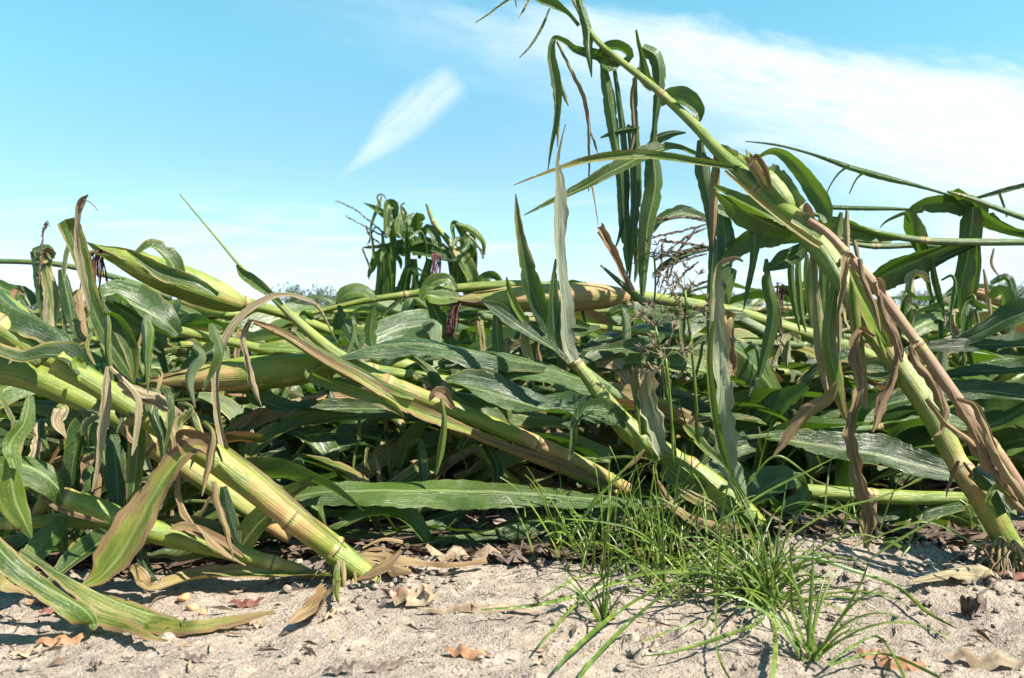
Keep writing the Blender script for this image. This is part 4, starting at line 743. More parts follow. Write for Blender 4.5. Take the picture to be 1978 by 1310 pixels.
RC = plant(1900, 960, 1.25, 'short level corn stalk at lower right with its wide leaf wrapped round its left end')
S(RC, [(1960, 968, 26), (1860, 962, 28), (1770, 962, 34), (1680, 958, 36), (1600, 952, 36), (1540, 948, 34)], [1.2, 1.18], (.05, .0), .26, .22, m=M_STALK)
for rows, dd, tw, tn, dr, lab in (([(1556, 950, 20), (1535, 925, 40), (1500, 930, 70), (1470, 950, 64), (1452, 975, 20)], [1.17, 1.15], [10, 40, 20], .12, 0, 'wide leaf wrapped round the stalk end'), ([(1560, 945, 30), (1545, 975, 50), (1510, 985, 40), (1490, 965, 12)], [1.14, 1.13], 30, .15, 0, None),
        ([(1755, 985, 40), (1680, 1000, 70), (1590, 1010, 80), (1520, 1000, 70), (1470, 1000, 20)], [1.22, 1.2], -15, .02, 0, None), ([(1760, 968, 10), (1762, 995, 46), (1745, 1020, 56), (1722, 1050, 30)], [1.19, 1.2], -25, .5, 0, 'small blade glowing bright green'),
        ([(1775, 995, 12), (1820, 1000, 50), (1870, 1005, 56), (1920, 990, 30)], [1.22, 1.24], -40, .4, .15, None), ([(1770, 1000, 20), (1800, 985, 30), (1860, 975, 20)], 1.18, 50, .1, .2, None), ([(1900, 930, 20), (1800, 905, 56), (1700, 880, 76), (1600, 862, 62), (1520, 850, 36), (1460, 842, 6)], [1.2, 1.26], [30, 45], .02, 0, 'long dark blade with a bright midrib')):
    L(RC, rows, dd, tw, (dr, dr + .05), tn, .35, .08, label=lab)
RD = plant(2050, 850, 1.3, 'pair of very broad pale green blades fanned out behind the foot of the tallest plant', group='corn plants tangled at the right')
for rows, tw, tn in (([(2060, 740, 90), (1960, 800, 120), (1860, 842, 100), (1760, 860, 60), (1690, 862, 10)], [50, 55], .2), ([(2060, 880, 60), (1980, 850, 80), (1900, 880, 60), (1850, 930, 20)], 45, .2), ([(2060, 780, 50), (1980, 765, 40), (1880, 755, 48), (1780, 765, 50), (1690, 790, 34), (1640, 815, 8)], 35, .03),
                     ([(1900, 830, 20), (1800, 815, 40), (1700, 812, 46), (1600, 820, 44), (1520, 838, 24), (1480, 850, 5)], 55, .2), ([(2040, 590, 60), (1960, 610, 56), (1900, 640, 40), (1840, 665, 24), (1790, 690, 5)], 20, .0), ([(2040, 660, 40), (1940, 665, 36), (1830, 670, 30), (1740, 680, 10)], 40, .05),
                     ([(2040, 700, 30), (1960, 715, 34), (1860, 720, 24), (1780, 740, 8)], 45, .02), ([(1560, 745, 20), (1500, 790, 60), (1450, 850, 50), (1420, 880, 10)], 30, .1), ([(1720, 760, 14), (1660, 790, 50), (1630, 850, 40), (1600, 900, 10)], 20, .1), ([(1380, 650, 30), (1440, 690, 70), (1490, 750, 60), (1510, 800, 16)], 30, .05)):
    L(RD, rows, [1.3, 1.36], tw, (.0, .05), tn, .35, .12, nx=12)
S(RD, [(2040, 905, 30), (1960, 880, 28), (1900, 862, 20)], 1.4, (0, 0), .3, .5, m=M_DEEP)
RE = plant(1560, 660, 1.6, 'corn ear with dark red silk peeping out between the hanging strips right of centre', group='corn plants tangled at the right')
ear(RE, 1640, 610, 1515, 556, 36, 1.7, 1.68, True, (.2, .6)); S(RE, [(1760, 665, 20), (1690, 630, 20), (1630, 606, 22)], 1.7, (0, 0), .3, .4)
RF = plant(2000, 590, 1.8, 'tan corn ear pointing left at the right edge below the sky', group='corn plants tangled at the right')
ear(RF, 1965, 590, 1868, 560, 26, 1.9, 1.9, False, (.6, .9)); S(RF, [(2080, 630, 16), (2010, 605, 16), (1955, 588, 16)], 1.9, (0, 0), .3, .4)
RG = plant(1900, 1110, 1.03, 'curled tan corn leaf lying on the soil at the foot of the tallest plant', 'fallen_leaf', 'fallen leaf', 'loose corn leaves on the sand')
L(RG, [(1760, 1122, 10), (1810, 1110, 30), (1860, 1098, 50), (1900, 1098, 62), (1915, 1110, 20)], [.99, 1.0], [55, 40], (1, .95), .4, .5, .2, name='blade', m=M_PALE)
L(RG, [(1900, 1060, 8), (1920, 1090, 14), (1930, 1110, 4)], .99, 0, (1, 1), .3, .5, name='blade', ragged=.3)
RH = plant(1990, 960, .98, 'dark green corn shoot curled into a tube at the right edge', 'corn_leaf', 'corn leaf', 'upright torn corn leaves')
L(RH, [(1880, 905, 40), (1910, 930, 56), (1930, 955, 62), (1945, 990, 50)], [1.0, .96], 10, (.05, .2), .0, 1.1, .1, name='curled_blade')
L(RH, [(1918, 985, 8), (1908, 965, 12), (1925, 940, 12), (1950, 960, 10), (1958, 985, 8)], .95, 10, (0, .1), .8, .3, name='curled_blade')

# ================================================================== TALLER CLUMP FURTHER BACK
KB = plant(880, 640, 2.7, 'clump of upright corn with drooping dark leaves standing against the sky left of centre', group='corn plants further back')
S(KB, [(960, 650, 22), (925, 560, 22), (895, 505, 22), (862, 460, 15), (838, 430, 13), (824, 394, 7)], 2.7, (.2, .1), .5, .2)
L(KB, [(920, 560, 24), (900, 510, 36), (880, 480, 20)], 2.65, 20, (.2, .5), .5, .5, name='sheath')
for rows, tw, dr, tn in (([(900, 510, 14), (850, 490, 38), (800, 478, 50), (760, 485, 30), (735, 498, 8)], 30, .0, .0), ([(860, 480, 10), (820, 465, 14), (770, 475, 14), (720, 478, 8), (700, 478, 2)], 30, .1, .2), ([(790, 470, 14), (765, 440, 16), (735, 410, 14), (703, 392, 2)], 20, .05, .35),
    ([(745, 450, 12), (748, 410, 18), (752, 395, 24), (762, 400, 20), (764, 430, 8)], 10, .1, .1), ([(770, 460, 16), (772, 430, 22), (780, 410, 14), (776, 400, 3)], 0, .1, .3), ([(740, 480, 16), (735, 530, 18), (730, 580, 14), (728, 620, 3)], 0, .1, .1), ([(750, 490, 14), (752, 540, 18), (748, 590, 14), (745, 625, 3)], 0, .3, .3),
    ([(795, 500, 14), (780, 550, 26), (762, 610, 26), (755, 660, 8)], 0, .0, .0), ([(800, 500, 12), (802, 560, 16), (795, 640, 14), (790, 680, 3)], 0, .0, .05), ([(830, 500, 14), (820, 540, 20), (812, 580, 12), (806, 610, 3)], 0, .0, 0), ([(870, 490, 20), (885, 530, 40), (900, 560, 24), (905, 590, 6)], 0, .0, .05),
    ([(745, 480, 12), (728, 495, 18), (718, 520, 14), (710, 535, 2)], 0, .0, .3), ([(722, 500, 8), (720, 470, 6), (716, 440, 5), (730, 400, 8), (738, 378, 3)], 0, .5, .1), ([(880, 475, 6), (873, 440, 10), (880, 430, 12), (895, 450, 18), (905, 480, 14), (910, 515, 3)], 10, .05, .3), ([(882, 432, 8), (905, 440, 14), (925, 455, 14), (936, 475, 10), (932, 500, 3)], 20, .4, .4),
    ([(900, 480, 10), (898, 465, 20), (912, 460, 14), (915, 490, 12), (918, 520, 3)], 0, .0, .3), ([(820, 425, 10), (810, 420, 24), (805, 440, 22), (815, 450, 10)], 10, .1, .3), ([(845, 480, 20), (840, 455, 20), (822, 440, 16), (815, 470, 18), (810, 500, 6)], 10, .0, .0), ([(735, 480, 5), (742, 530, 8), (735, 570, 3)], 0, .9, .1),
    ([(925, 575, 14), (930, 545, 30), (948, 530, 22), (965, 540, 14), (970, 560, 4)], 20, .0, .15), ([(780, 470, 10), (790, 440, 18), (790, 420, 12), (800, 412, 3)], 0, .1, .2), ([(738, 450, 4), (744, 480, 10), (770, 500, 12), (775, 520, 3)], 0, .6, .1)):
    L(KB, rows, [2.68, 2.72], tw, (0, dr), tn, .4, .2)
mb = MB()
for rows in ([(760, 465), (720, 432), (684, 404), (654, 390)], [(748, 460), (710, 440), (672, 420)], [(745, 455), (725, 440), (712, 470)], [(740, 475), (715, 455), (708, 440)]): tassel(None, rows, 2.7, .0022, mb=mb)
mb.build('tassel', M_TASSEL, KB)
mb = MB()
for q in range(14): 
    x0 = U(834, 850); tassel(None, [(x0, 490), (x0 + U(-6, 6), 515), (x0 + U(-14, 2), 545)], 2.62, .0025, False, mb=mb)
mb.build('silk', M_SILK, KB)

random.seed(17)
for q in range(18):
    x, y = U(725, 940), U(430, 570); l = U(40, 190); w_ = U(4, 15); a = U(-24, 24); dr = random.choice((0, .1, .1, .5, .8))
    L(KB, [(x - a, y + 14, w_ * .6), (x, y, w_), (x + a * .5, y + l * .4, w_ * .9), (x + a * .7 + U(-8, 8), y + l, 1.5)], [2.6, 2.7], U(-40, 50), (0, dr), U(0, .25), .5, .2)
for rows in ([(700, 480), (715, 520), (712, 540)], [(735, 400), (728, 380), (740, 376), (748, 392)], [(900, 450), (920, 470), (935, 500)], [(780, 430), (774, 400), (782, 392)]):
    L(KB, [(x, y, 5 - i) for i, (x, y) in enumerate(rows)], 2.65, 0, (.3, .9), .1, .4)
# ================================================================== FALLEN PLANTS BEHIND: one of each kind, then copies
def dangle(mb, p0, d0, Lg, w, grav=1.0, dryk=(0, .2), tone=.1, kink=None, nx=6):
    n = 16; st = Lg / n; pts = [Vector(p0)]; d = Vector(d0).normalized()
    for i in range(n):
        if kink and abs(i / n - kink) < .5 / n: d = (d * .25 + Vector((U(-.2, .2), U(-.2, .2), -1))).normalized()
        d = (d + Vector((U(-.07, .07), U(-.07, .07), -grav * .13 * (0.4 + i / n)))).normalized(); q = pts[-1] + d * st
        if q.z < 0.012: q.z = 0.012 + U(0, .01); d.z = abs(d.z) * .2; d.normalize()
        pts.append(q)
    ph = U(0, 6); side = []; tw = U(-.7, .7); dtw = U(-.12, .12)
    for i, t_ in enumerate(frames(pts)):
        s = t_.cross(Vector((0, 0, 1)))
        if s.length < .15: s = side[-1].copy() if side else Vector((0, 1, 0))
        s.normalize(); nn = s.cross(t_); s = s * math.cos(tw + dtw * i) + nn * math.sin(tw + dtw * i)
        if side and s.dot(side[-1]) < 0: s = -s
        side.append(s)
    wd = [w * (0.55 + .45 * min(1, k / .22)) * (1 - max(0, (k - .35) / .65) ** 1.6) + .0015 for k in np.linspace(0, 1, n + 1)]
    ribbon(mb, pts, wd, side, dryk, tone, U(.2, .5), U(.08, .25), nx, ph)
def lying(name, seed, Lg=1.7, arch=.22, leaves=9, lift=.05, withear=True, rad=.0135, deep=False, low=False):
    random.seed(seed); o = thing(name, (0, 0, 0), 'x', 'corn plant')
    n = 14; pts = []; z = .01; b = U(-.12, .12)
    for i in range(n):
        k = i / (n - 1); pts.append(Vector((-Lg * k, b * math.sin(k * 3) + .02 * U(-1, 1), .012 + arch * math.sin(min(k * 1.25, 1) * math.pi * .62) ** 1.3 * (1 - .35 * k) + lift * k)))
    mb = MB(); stalk3(mb, pts, [rad * (1 - .72 * (i / (n - 1)) ** 1.3) for i in range(n)], (.45, .0), .17, .3, n=8 if low else 12)
    mb.build('stalk', M_DEEP if deep else M_STALK, o)
    for q in range(leaves):
        k = .12 + .85 * q / leaves; p = pts[0].lerp(pts[-1], k); i = int(k * (n - 1)); p = pts[i].lerp(pts[i + 1], k * (n - 1) - i) + Vector((0, 0, .006))
        sd_ = 1 if q % 2 else -1; d0 = Vector((-U(.4, 1.0), sd_ * U(.05, .5), U(-.1, .55))); dr = max(0, .75 - q * .14) if R() < .6 else .08
        mb = MB(); dangle(mb, p, d0, U(.36, .66), U(.04, .075), U(.5, 1.6), (dr * .8, dr + .1), U(0, .25), U(.2, .5) if R() < .45 else None, 4 if low else 8)
        mb.build('leaf', M_PALE if R() < .12 else M_LEAF, o)
    if withear:
        i = int(n * .5); a, b_ = pts[i], pts[i] + Vector((-.2, U(-.06, .06), .05)); T_ = (b_ - a).normalized()
        n1_ = T_.orthogonal().normalized(); n2_ = T_.cross(n1_); mb = MB(); rings = []; ks = np.linspace(0, 1, 16)
        for k in ks:
            r = .026 * math.sin(math.pi * (0.12 + .86 * k)) ** .7; c = a.lerp(b_, k)
            rings.append([mb.vert(c + (n1_ * math.cos(x) + n2_ * math.sin(x)) * r * (1 + .04 * math.sin(x * 3 + k * 4)), (x / 6.2832, k * .2), .2 + .4 * k) for x in np.linspace(0, 2 * math.pi, 15)])
        for i in range(15):
            for j in range(14): mb.f.append((rings[i][j], rings[i][j + 1], rings[i + 1][j + 1], rings[i + 1][j]))
        mb.build('ear', M_HUSK, o)
    return o
def copy_tree(o, parent=None):
    c = o.copy(); COL.objects.link(c)
    if parent is not None: c.parent = parent
    for ch in list(o.children): copy_tree(ch, c)
    return c
protos = [lying('corn_plant', 100 + s, U(1.3, 1.9), U(.06, .22), random.choice((8, 9, 10)), U(.0, .08), s % 2 == 0, U(.011, .0155), s % 3 == 1) for s in range(8)]
lowp = [lying('corn_plant', 200 + s, U(1.3, 1.8), U(.10, .26), 7, U(.03, .12), False, .012, s % 2 == 0, True) for s in range(5)]
random.seed(11); used = set()
def place(pool, x, y, z, rz, sc, label, group, tilt=0.0):
    p = random.choice(pool); o = p if id(p) not in used else copy_tree(p); used.add(id(p))
    o.location = (x, y, z); o.rotation_euler = (U(-.12, .12), tilt, rz); o.scale = (sc, sc, sc)
    o['label'] = label; o['group'] = group; o['category'] = 'corn plant'
rows_ = [(1.56, 12, .0), (1.68, 12, .03), (1.82, 12, .0), (2.0, 12, .02), (2.25, 12, .0), (2.6, 12, .0), (3.0, 12, .0), (3.5, 12, .0), (4.1, 12, 0), (4.9, 12, 0), (6.0, 12, 0)]
for ri, (yy_, n_, z_) in enumerate(rows_):
    half = yy_ * .64 + .5
    taller = yy_ in (2.25, 2.6, 3.0, 3.5)
    for q in range(n_):
        x = -half + 2 * half * (q + U(.1, .9)) / n_ + .75
        near = yy_ < 2.5
        if taller and (R() < .5 or x > .45 * yy_): z_ = U(.05, .16)
        else: z_ = 0
        place(protos if yy_ < 4.5 else lowp, x, yy_ + U(-.12, .12), z_ - .005, U(-.30, .22) if near else U(-.42, .30), U(.85, 1.08), 'flattened green corn plant tangled in the heap behind the front stalks' if near else 'green corn plant lying flat in the rows further back', 'corn plants flattened in the rows behind')
for yy_ in (6.6, 7.3, 8.0, 8.8, 9.6, 10.3, 12.4, 15, 18, 22, 27, 33, 42):
    n_ = 11; half = yy_ * .62 + .5
    for q in range(n_):
        place(lowp, -half + 2 * half * (q + R()) / n_ + .6, yy_ + U(-.6, .6), 0, U(-.6, .5), U(.9, 1.15) * (1 + yy_ * .012), 'green corn plant lying flat in the rows further back', 'corn plants flattened in the rows behind')
for p in protos + lowp:
    if id(p) not in used:
        for c in list(p.children): bpy.data.objects.remove(c)
        bpy.data.objects.remove(p)

# ---- limp leaves and shreds hanging in the dark of the heap
random.seed(31)
def mess(parent, x0, x1, n, y0=1.16, y1=1.6):
    for q in range(n):
        x = U(x0, x1); y = U(y0, y1); z = U(.03, .10 + .30 * (y - 1.0)); a = U(-.6, .6) + (math.pi if R() < .7 else 0); p = Vector((x * y / 1.3, y, z))
        mb = MB(); thin = R() < .35; dr = random.choice((.05, .1, .1, .3, .6, .9))
        dangle(mb, p, (math.cos(a), math.sin(a) * .5, U(-.3, .6)), U(.12, .40), U(.004, .010) if thin else U(.02, .055), U(.4, 2.2), (dr * .6, dr), U(0, .3), U(.3, .7) if R() < .4 else None, 6)
        mb.build('leaf', M_PALE if R() < .2 else M_LEAF, parent)
mess(M1, -.55, .05, 80, 1.24, 1.6); mess(B, -.8, -.25, 50, 1.04, 1.45); mess(BB, .0, .55, 70, 1.25, 1.7); mess(RD, .2, .85, 70, 1.25, 1.7); mess(D, -.7, -.2, 22, 1.05, 1.3); mess(AA, -.2, .25, 30, 1.25, 1.6)

# ---- limp strips hanging through the upper heap and slender stalks wedged across it
random.seed(61)
for par, x0, x1, y0, y1, n, dd in ((T, 20, 330, 560, 700, 16, (1.25, 1.6)), (K, 250, 640, 600, 760, 20, (1.2, 1.45)), (AA, 640, 1100, 590, 760, 24, (1.3, 1.5)), (BB, 1120, 1560, 580, 800, 30, (1.3, 1.6)), (RA, 1480, 1960, 520, 700, 26, (1.35, 1.7)), (B, 0, 420, 760, 960, 22, (1.05, 1.25)), (M1, 430, 900, 780, 930, 20, (1.15, 1.35))):
    for q in range(n):
        x, y, d_ = U(x0, x1), U(y0, y1), U(*dd); w_ = U(5, 24); l = U(50, 150); a = U(-1, 1); k1 = U(.2, .5); dr = random.choice((.05, .1, .1, .2, .5, .8, 1))
        rows = [(x - a * 30, y + abs(a) * 12, w_ * .6), (x, y, w_), (x + a * 10, y + l * k1, w_), (x + a * 6 + U(-14, 14), y + l * .75, w_ * .7), (x + U(-22, 22), y + l, 2)]
        L(par, rows, [d_, d_ - .04], U(-50, 50), (dr * .6, dr), U(0, .3), U(.3, .8), .3, ragged=.3 if dr > .4 else .05, m=random.choice((M_LEAF, M_LEAF, M_LEAF, M_PALE)))
for q in range(18):
    x, y = U(150, 1900), U(600, 860); d_ = U(1.32, 1.6); sl = U(-.08, .42); ln = U(160, 380); w_ = U(13, 25); dr = U(0, .6)
    o = plant(x + ln, y + ln * sl, d_, 'slender corn stalk wedged across the dark of the heap', group='slender corn stalks wedged in the heap')
    S(o, [(x + ln, y + ln * sl, w_), (x + ln * .6, y + ln * sl * .55, w_ * .95), (x + ln * .3, y + ln * sl * .25, w_ * .9), (x, y, w_ * .75)], [d_ + .05, d_ - .05], (dr, dr * .5), U(.12, .22), R(), m=random.choice((M_STALK, M_DEEP, M_STALK)))
    for j in range(3):
        f = U(.1, .9); bx, by = x + ln * f, y + ln * f * sl; sg = random.choice((-1, 1)); L(o, [(bx, by, 10), (bx - 40, by - sg * U(5, 30), U(20, 40)), (bx - U(80, 120), by + U(-10, 30), U(16, 36)), (bx - U(120, 200), by + U(20, 90), 3)], d_ - .04, U(10, 60), (.05, U(.1, .6)), U(0, .25), .4, .2)

# ---- crumbs and clods of broken soil
random.seed(44); mb = MB()
for q in range(1900):
    if q % 3: y = U(.70, 1.35); x = U(-1, 1) * y * .62; r = U(.0006, .0020) if R() < .95 else U(.003, .006)
    else:
        bx, by = random.choice(((-.17, 1.0), (-.16, .98), (.56, 1.02), (.53, .98), (.33, 1.0), (.25, 1.05))); x, y = random.gauss(bx, .05), random.gauss(by, .04); r = U(.001, .006)
    c = Vector((x, y, gz1(x, y) + r * .35)); sx = [U(.6, 1.3) for _ in range(6)]; i0 = len(mb.v)
    for v_ in ((1, 0, 0), (-1, 0, 0), (0, 1, 0), (0, -1, 0), (0, 0, .8), (0, 0, -.8), (.6, .6, .5), (-.6, .55, .5), (.6, -.6, .45), (-.55, -.6, .5)): mb.vert(c + Vector(v_) * r * U(.75, 1.25))
    for f_ in ((0, 6, 8), (6, 4, 8), (6, 7, 4), (7, 9, 4), (9, 8, 4), (2, 7, 6), (0, 2, 6), (1, 9, 7), (2, 1, 7), (3, 8, 9), (1, 3, 9), (0, 8, 3)): mb.f.append(tuple(i0 + k for k in f_))
tag(mb.build('soil_crumbs', M_SOIL, None, (0, 1, 0)), 'loose crumbs and small clods of pale sandy soil strewn over the ground', 'soil crumbs', kind='stuff')

# ---- loose chaff and leaf bits, coloured dark to deepen the shade beneath the heap
random.seed(41); mb = MB()
for q in range(6200):
    y = 1.06 + 9 * R() ** 2.6 if R() < .94 else U(.74, 1.1)
    if y < 1.0 and R() < .5: continue
    x = U(-1, 1) * (y * .62 + .1); z = gz1(x, y) + U(.002, .03 if y > 1.3 else .008); a = U(0, 6.28); ls = .6 + y * .4 if y > 1.05 else .28; l = U(.01, .05) * ls; w_ = U(.002, .012) * (ls if y > 1.05 else .22)
    d = Vector((math.cos(a), math.sin(a), U(-.3, .3))) * l; s_ = Vector((-math.sin(a), math.cos(a), U(-.8, .8))).normalized() * w_
    p = Vector((x, y, z)); i0 = len(mb.v); [mb.vert(v_) for v_ in (p - d, p - s_ * .8 + Vector((0, 0, .003)), p + d, p + s_)]; mb.f.append((i0, i0 + 1, i0 + 2, i0 + 3))
tag(mb.build('shade_litter', M_CHAFF_SHADE, None, (0, 1.5, 0), smooth=False), 'dark brown leaf litter laid to darken the shaded soil beneath the fallen corn', 'leaf litter', kind='stuff')

random.seed(43); mb = MB()  # dark flakes added in place of the shadow zone behind the grass
for q in range(900):
    x, y = U(.16, .80), 1.08 + .22 * R(); 
    if x > .45: y -= .05 * R()
    z = gz1(x, y) + U(.001, .010); a = U(0, 6.28); l = U(.006, .03); w_ = U(.001, .006); d = Vector((math.cos(a), math.sin(a), U(-.2, .2))) * l; s_ = Vector((-math.sin(a), math.cos(a), U(-.5, .5))).normalized() * w_
    p = Vector((x, y, z)); i0 = len(mb.v); [mb.vert(v_) for v_ in (p - d, p - s_ * .8 + Vector((0, 0, .002)), p + d, p + s_)]; mb.f.append((i0, i0 + 1, i0 + 2, i0 + 3))
tag(mb.build('shade_litter', M_CHAFF_SHADE, None, (.5, 1.2, 0), smooth=False), 'dark chaff standing in for shade on the soil behind the grass at right', 'leaf litter', kind='stuff')

# ================================================================== FAR TREES
def tree(name, x, y, h, w_, seed, label, m, tall=.0):
    random.seed(seed); o = thing(name, (x, y, 0), label, 'tree', 'trees on the horizon')
    mb = MB(); tube(mb, [Vector((x, y, 0)), Vector((x + U(-.3, .3), y, h * .45)), Vector((x, y, h * .8))], [.3, .2, .08], 7); mb.build('trunk', M_BARK, o)
    mb = MB(); cl = [(Vector((x + U(-.5, .5) * w_, y + U(-.5, .5) * w_, h * U(.3, .85))), U(.16, .34) * w_) for _ in range(11)]
    for c, r in cl:
        for q in range(150):
            v = Vector((random.gauss(0, 1), random.gauss(0, 1), random.gauss(0, .75))).normalized() * r * U(.55, 1.08); p = c + v; s = w_ * U(.02, .045)
            a = Vector((U(-1, 1), U(-1, 1), U(-1, 1))).normalized() * s; b = a.orthogonal().normalized() * s * U(.5, 1)
            i0 = len(mb.v); [mb.vert(z) for z in (p - a, p - b * .8, p + a, p + b)]; mb.f.append((i0, i0 + 1, i0 + 2, i0 + 3))
    mb.build('crown', m, o, smooth=False)
TL = [(590, 44, 80, 'bushy tree on the horizon just left of the ear with the long level stalk', 0), (650, 30, 70, 'low grey-green tree on the horizon behind the drooping bleached strip', 0), (1700, 26, 70, 'low round tree on the horizon right of the pinkish stalk', 0), (1775, 44, 60, 'middle-sized tree on the horizon seen below the hanging split blade', 0), (1955, 56, 90, 'tallest dark tree on the horizon at the right edge', 0),
      (1430, 40, 70, 'tree on the horizon seen between the browned upright blade and the tallest stalk', 0), (225, 44, 60, 'small tree on the horizon in the gap right of the tall folded leaf', 0), (760, 24, 120, 'low brown thicket on the horizon behind the upright clump', 1), (880, 26, 90, 'low thicket on the horizon right of the upright clump', 1), (990, 22, 80, 'thin low thicket on the horizon behind the fat ear', 1),
      (1550, 30, 80, 'low tree on the horizon behind the hanging strips', 0), (1860, 24, 80, 'small pale tree on the horizon near the tan ear', 1), (420, 22, 90, 'low thicket on the horizon behind the pointed ear', 1), (90, 26, 90, 'low tree on the horizon at the far left', 0)]
for i, (tx, hp, wp, lb, k_) in enumerate(TL):
    yd = U(130, 190); tree('tree', (tx - W / 2) / F * yd, yd, hp * yd / F + .3, wp * yd / F, 50 + i, lb, M_CROWN2 if k_ else M_CROWN)

# ================================================================== GRASS AND SEDGES
random.seed(21)
def blade(mb, p, az, lean, Lg, w, droop=1.0, n=10):
    d = Vector((math.cos(az) * math.sin(lean), math.sin(az) * math.sin(lean), math.cos(lean))); pts = [Vector(p)]
    for i in range(n):
        d = (d + Vector((U(-.03, .03), U(-.03, .03), -droop * .16 * (i / n + .15)))).normalized(); q = pts[-1] + d * Lg / n
        gz_ = gz1(q.x, q.y) + .002
        if q.z < gz_: q.z = gz_; d.z = max(d.z, 0) 
        pts.append(q)
    s0 = Vector((-math.sin(az), math.cos(az), 0)); tw = U(-.9, .9); s0 = s0 * math.cos(tw) + Vector((0, 0, 1)) * math.sin(tw)
    ribbon(mb, pts, [w * (1 - (k ** 2.2)) * (.7 + .3 * min(1, k * 5)) + .0004 for k in np.linspace(0, 1, n + 1)], [s0] * (n + 1), (0, 0), 0, .5, 0, 2)
def tuft(x, y, n, Lg, w, label, spread=.02, lean=(.1, 1.1), azr=(0, 6.283), name='grass_tuft'):
    c = G(x, y); o = thing(name, c, label, 'grass tuft', 'grass tufts in front of the corn'); mb = MB()
    for q in range(n):
        p = c + Vector((U(-1, 1), U(-1, 1), 0)) * spread; p.z = gz1(p.x, p.y) - .003
        blade(mb, p, U(*azr), U(*lean), Lg * U(.45, 1.1), w * U(.6, 1.2), U(.5, 1.6))
    mb.build('blades', M_GRASS, o); return o
def gl(o, rows, d, tw=30, w=None):
    L(o, rows, d, tw, (0, 0), .2, .5, 0, name='blade', m=M_GRASS, nx=2)
g1 = tuft(1225, 1090, 120, .15, .0028, 'big dense grass tuft in front of the pale bent stalk', .085, (.05, 1.2))
tuft(1120, 1065, 30, .12, .0030, 'wispy grass on the left flank of the big dense tuft', .06, (.2, 1.35))
tuft(1350, 1125, 60, .12, .0030, 'grass tuft right of the big dense one, before the mound', .06, (.1, 1.2))
g2 = tuft(1480, 1165, 60, .14, .0040, 'broad-bladed sedge tuft fanned out low on the mound', .018, (.15, 1.15), name='sedge_tuft')
g3 = tuft(1570, 1275, 16, .12, .0038, 'small sedge tuft nearest the lens at the bottom edge', .008, (.1, .9), name='sedge_tuft')
g4 = tuft(1165, 1205, 9, .07, .0028, 'tiny bright green sprout on bare sand left of the tufts', .003, (.05, .7), name='sedge_tuft')
g5 = tuft(1640, 1085, 18, .10, .0030, 'sparse grass wisps at the back of the mound', .05, (.2, 1.1))
g6 = tuft(1930, 1050, 14, .10, .0030, 'few grass blades at the foot of the tallest plant', .03, (.2, 1.2), (1.5, 4.5))
g7 = tuft(1300, 1010, 12, .16, .0028, 'upright grass behind the big tuft at the foot of the pale bent stalk', .10, (.0, .6))
g8 = tuft(1000, 1010, 14, .09, .0018, 'thin grass wisps beyond the long flat blade', .12, (.0, .8))
for rows, d_ in (([(1480, 1130, 9), (1400, 1110, 12), (1300, 1105, 14), (1220, 1115, 12), (1120, 1150, 13), (1020, 1172, 10), (930, 1178, 3)], .93), ([(1330, 1110, 6), (1230, 1160, 10), (1160, 1210, 14), (1100, 1265, 12), (1070, 1300, 3)], .86), ([(1300, 1135, 6), (1220, 1200, 12), (1160, 1260, 14), (1120, 1310, 10)], .82),
                 ([(1160, 1200, 8), (1130, 1150, 9), (1110, 1120, 4), (1060, 1060, 3), (1000, 1000, 2)], .9), ([(1480, 1150, 8), (1470, 1200, 12), (1400, 1230, 12), (1300, 1260, 8), (1240, 1268, 3)], .86), ([(1490, 1160, 10), (1500, 1250, 14), (1490, 1330, 10)], .84), ([(1600, 1280, 8), (1660, 1240, 8), (1700, 1230, 7), (1740, 1290, 9), (1755, 1330, 8)], .80),
                 ([(1470, 1085, 8), (1560, 1075, 12), (1640, 1098, 13), (1730, 1130, 12), (1790, 1180, 12), (1850, 1215, 3)], .92), ([(1575, 1275, 8), (1620, 1200, 10), (1660, 1130, 8), (1680, 1080, 3)], .84), ([(1560, 1260, 10), (1530, 1180, 10), (1528, 1110, 8), (1526, 1050, 3)], .86), ([(1540, 1240, 8), (1500, 1160, 8), (1430, 1100, 8), (1340, 1040, 6), (1290, 1010, 2)], .87),
                 ([(1600, 1285, 8), (1700, 1260, 8), (1800, 1300, 10), (1830, 1320, 3)], .8), ([(1420, 1330, 6), (1385, 1260, 6), (1383, 1150, 8), (1390, 1050, 8), (1400, 960, 6), (1420, 900, 3)], .86), ([(1240, 1240, 5), (1300, 1215, 5), (1360, 1200, 2)], .86), ([(1180, 1200, 6), (1175, 1150, 7), (1150, 1090, 5), (1145, 1060, 2)], .88),
                 ([(1120, 1010, 5), (1160, 950, 6), (1230, 905, 5), (1290, 880, 2)], 1.0), ([(1100, 1040, 4), (1140, 980, 8), (1210, 900, 6), (1240, 870, 2)], .98), ([(1440, 960, 6), (1400, 900, 7), (1370, 870, 2)], 1.0), ([(1440, 940, 5), (1500, 880, 7), (1580, 930, 5), (1650, 950, 2)], .98),
                 ([(1400, 1000, 6), (1480, 950, 8), (1560, 910, 6), (1620, 880, 2)], .97), ([(1290, 1080, 5), (1240, 1030, 8), (1170, 1010, 6), (1060, 1000, 3)], .95), ([(1680, 1080, 5), (1740, 1040, 9), (1810, 1000, 3)], .9), ([(1460, 1080, 5), (1600, 990, 7), (1700, 960, 6), (1790, 920, 3)], .93),
                 ([(1040, 1250, 5), (1080, 1200, 9), (1150, 1130, 10), (1230, 1070, 5)], .87), ([(1900, 1060, 6), (1800, 1010, 7), (1740, 1020, 6), (1640, 1060, 2)], .93), ([(1680, 1070, 6), (1650, 1000, 7), (1560, 970, 6), (1500, 985, 2)], .94)):
    gl(g2 if rows[0][0] > 1440 else g1, rows, d_)
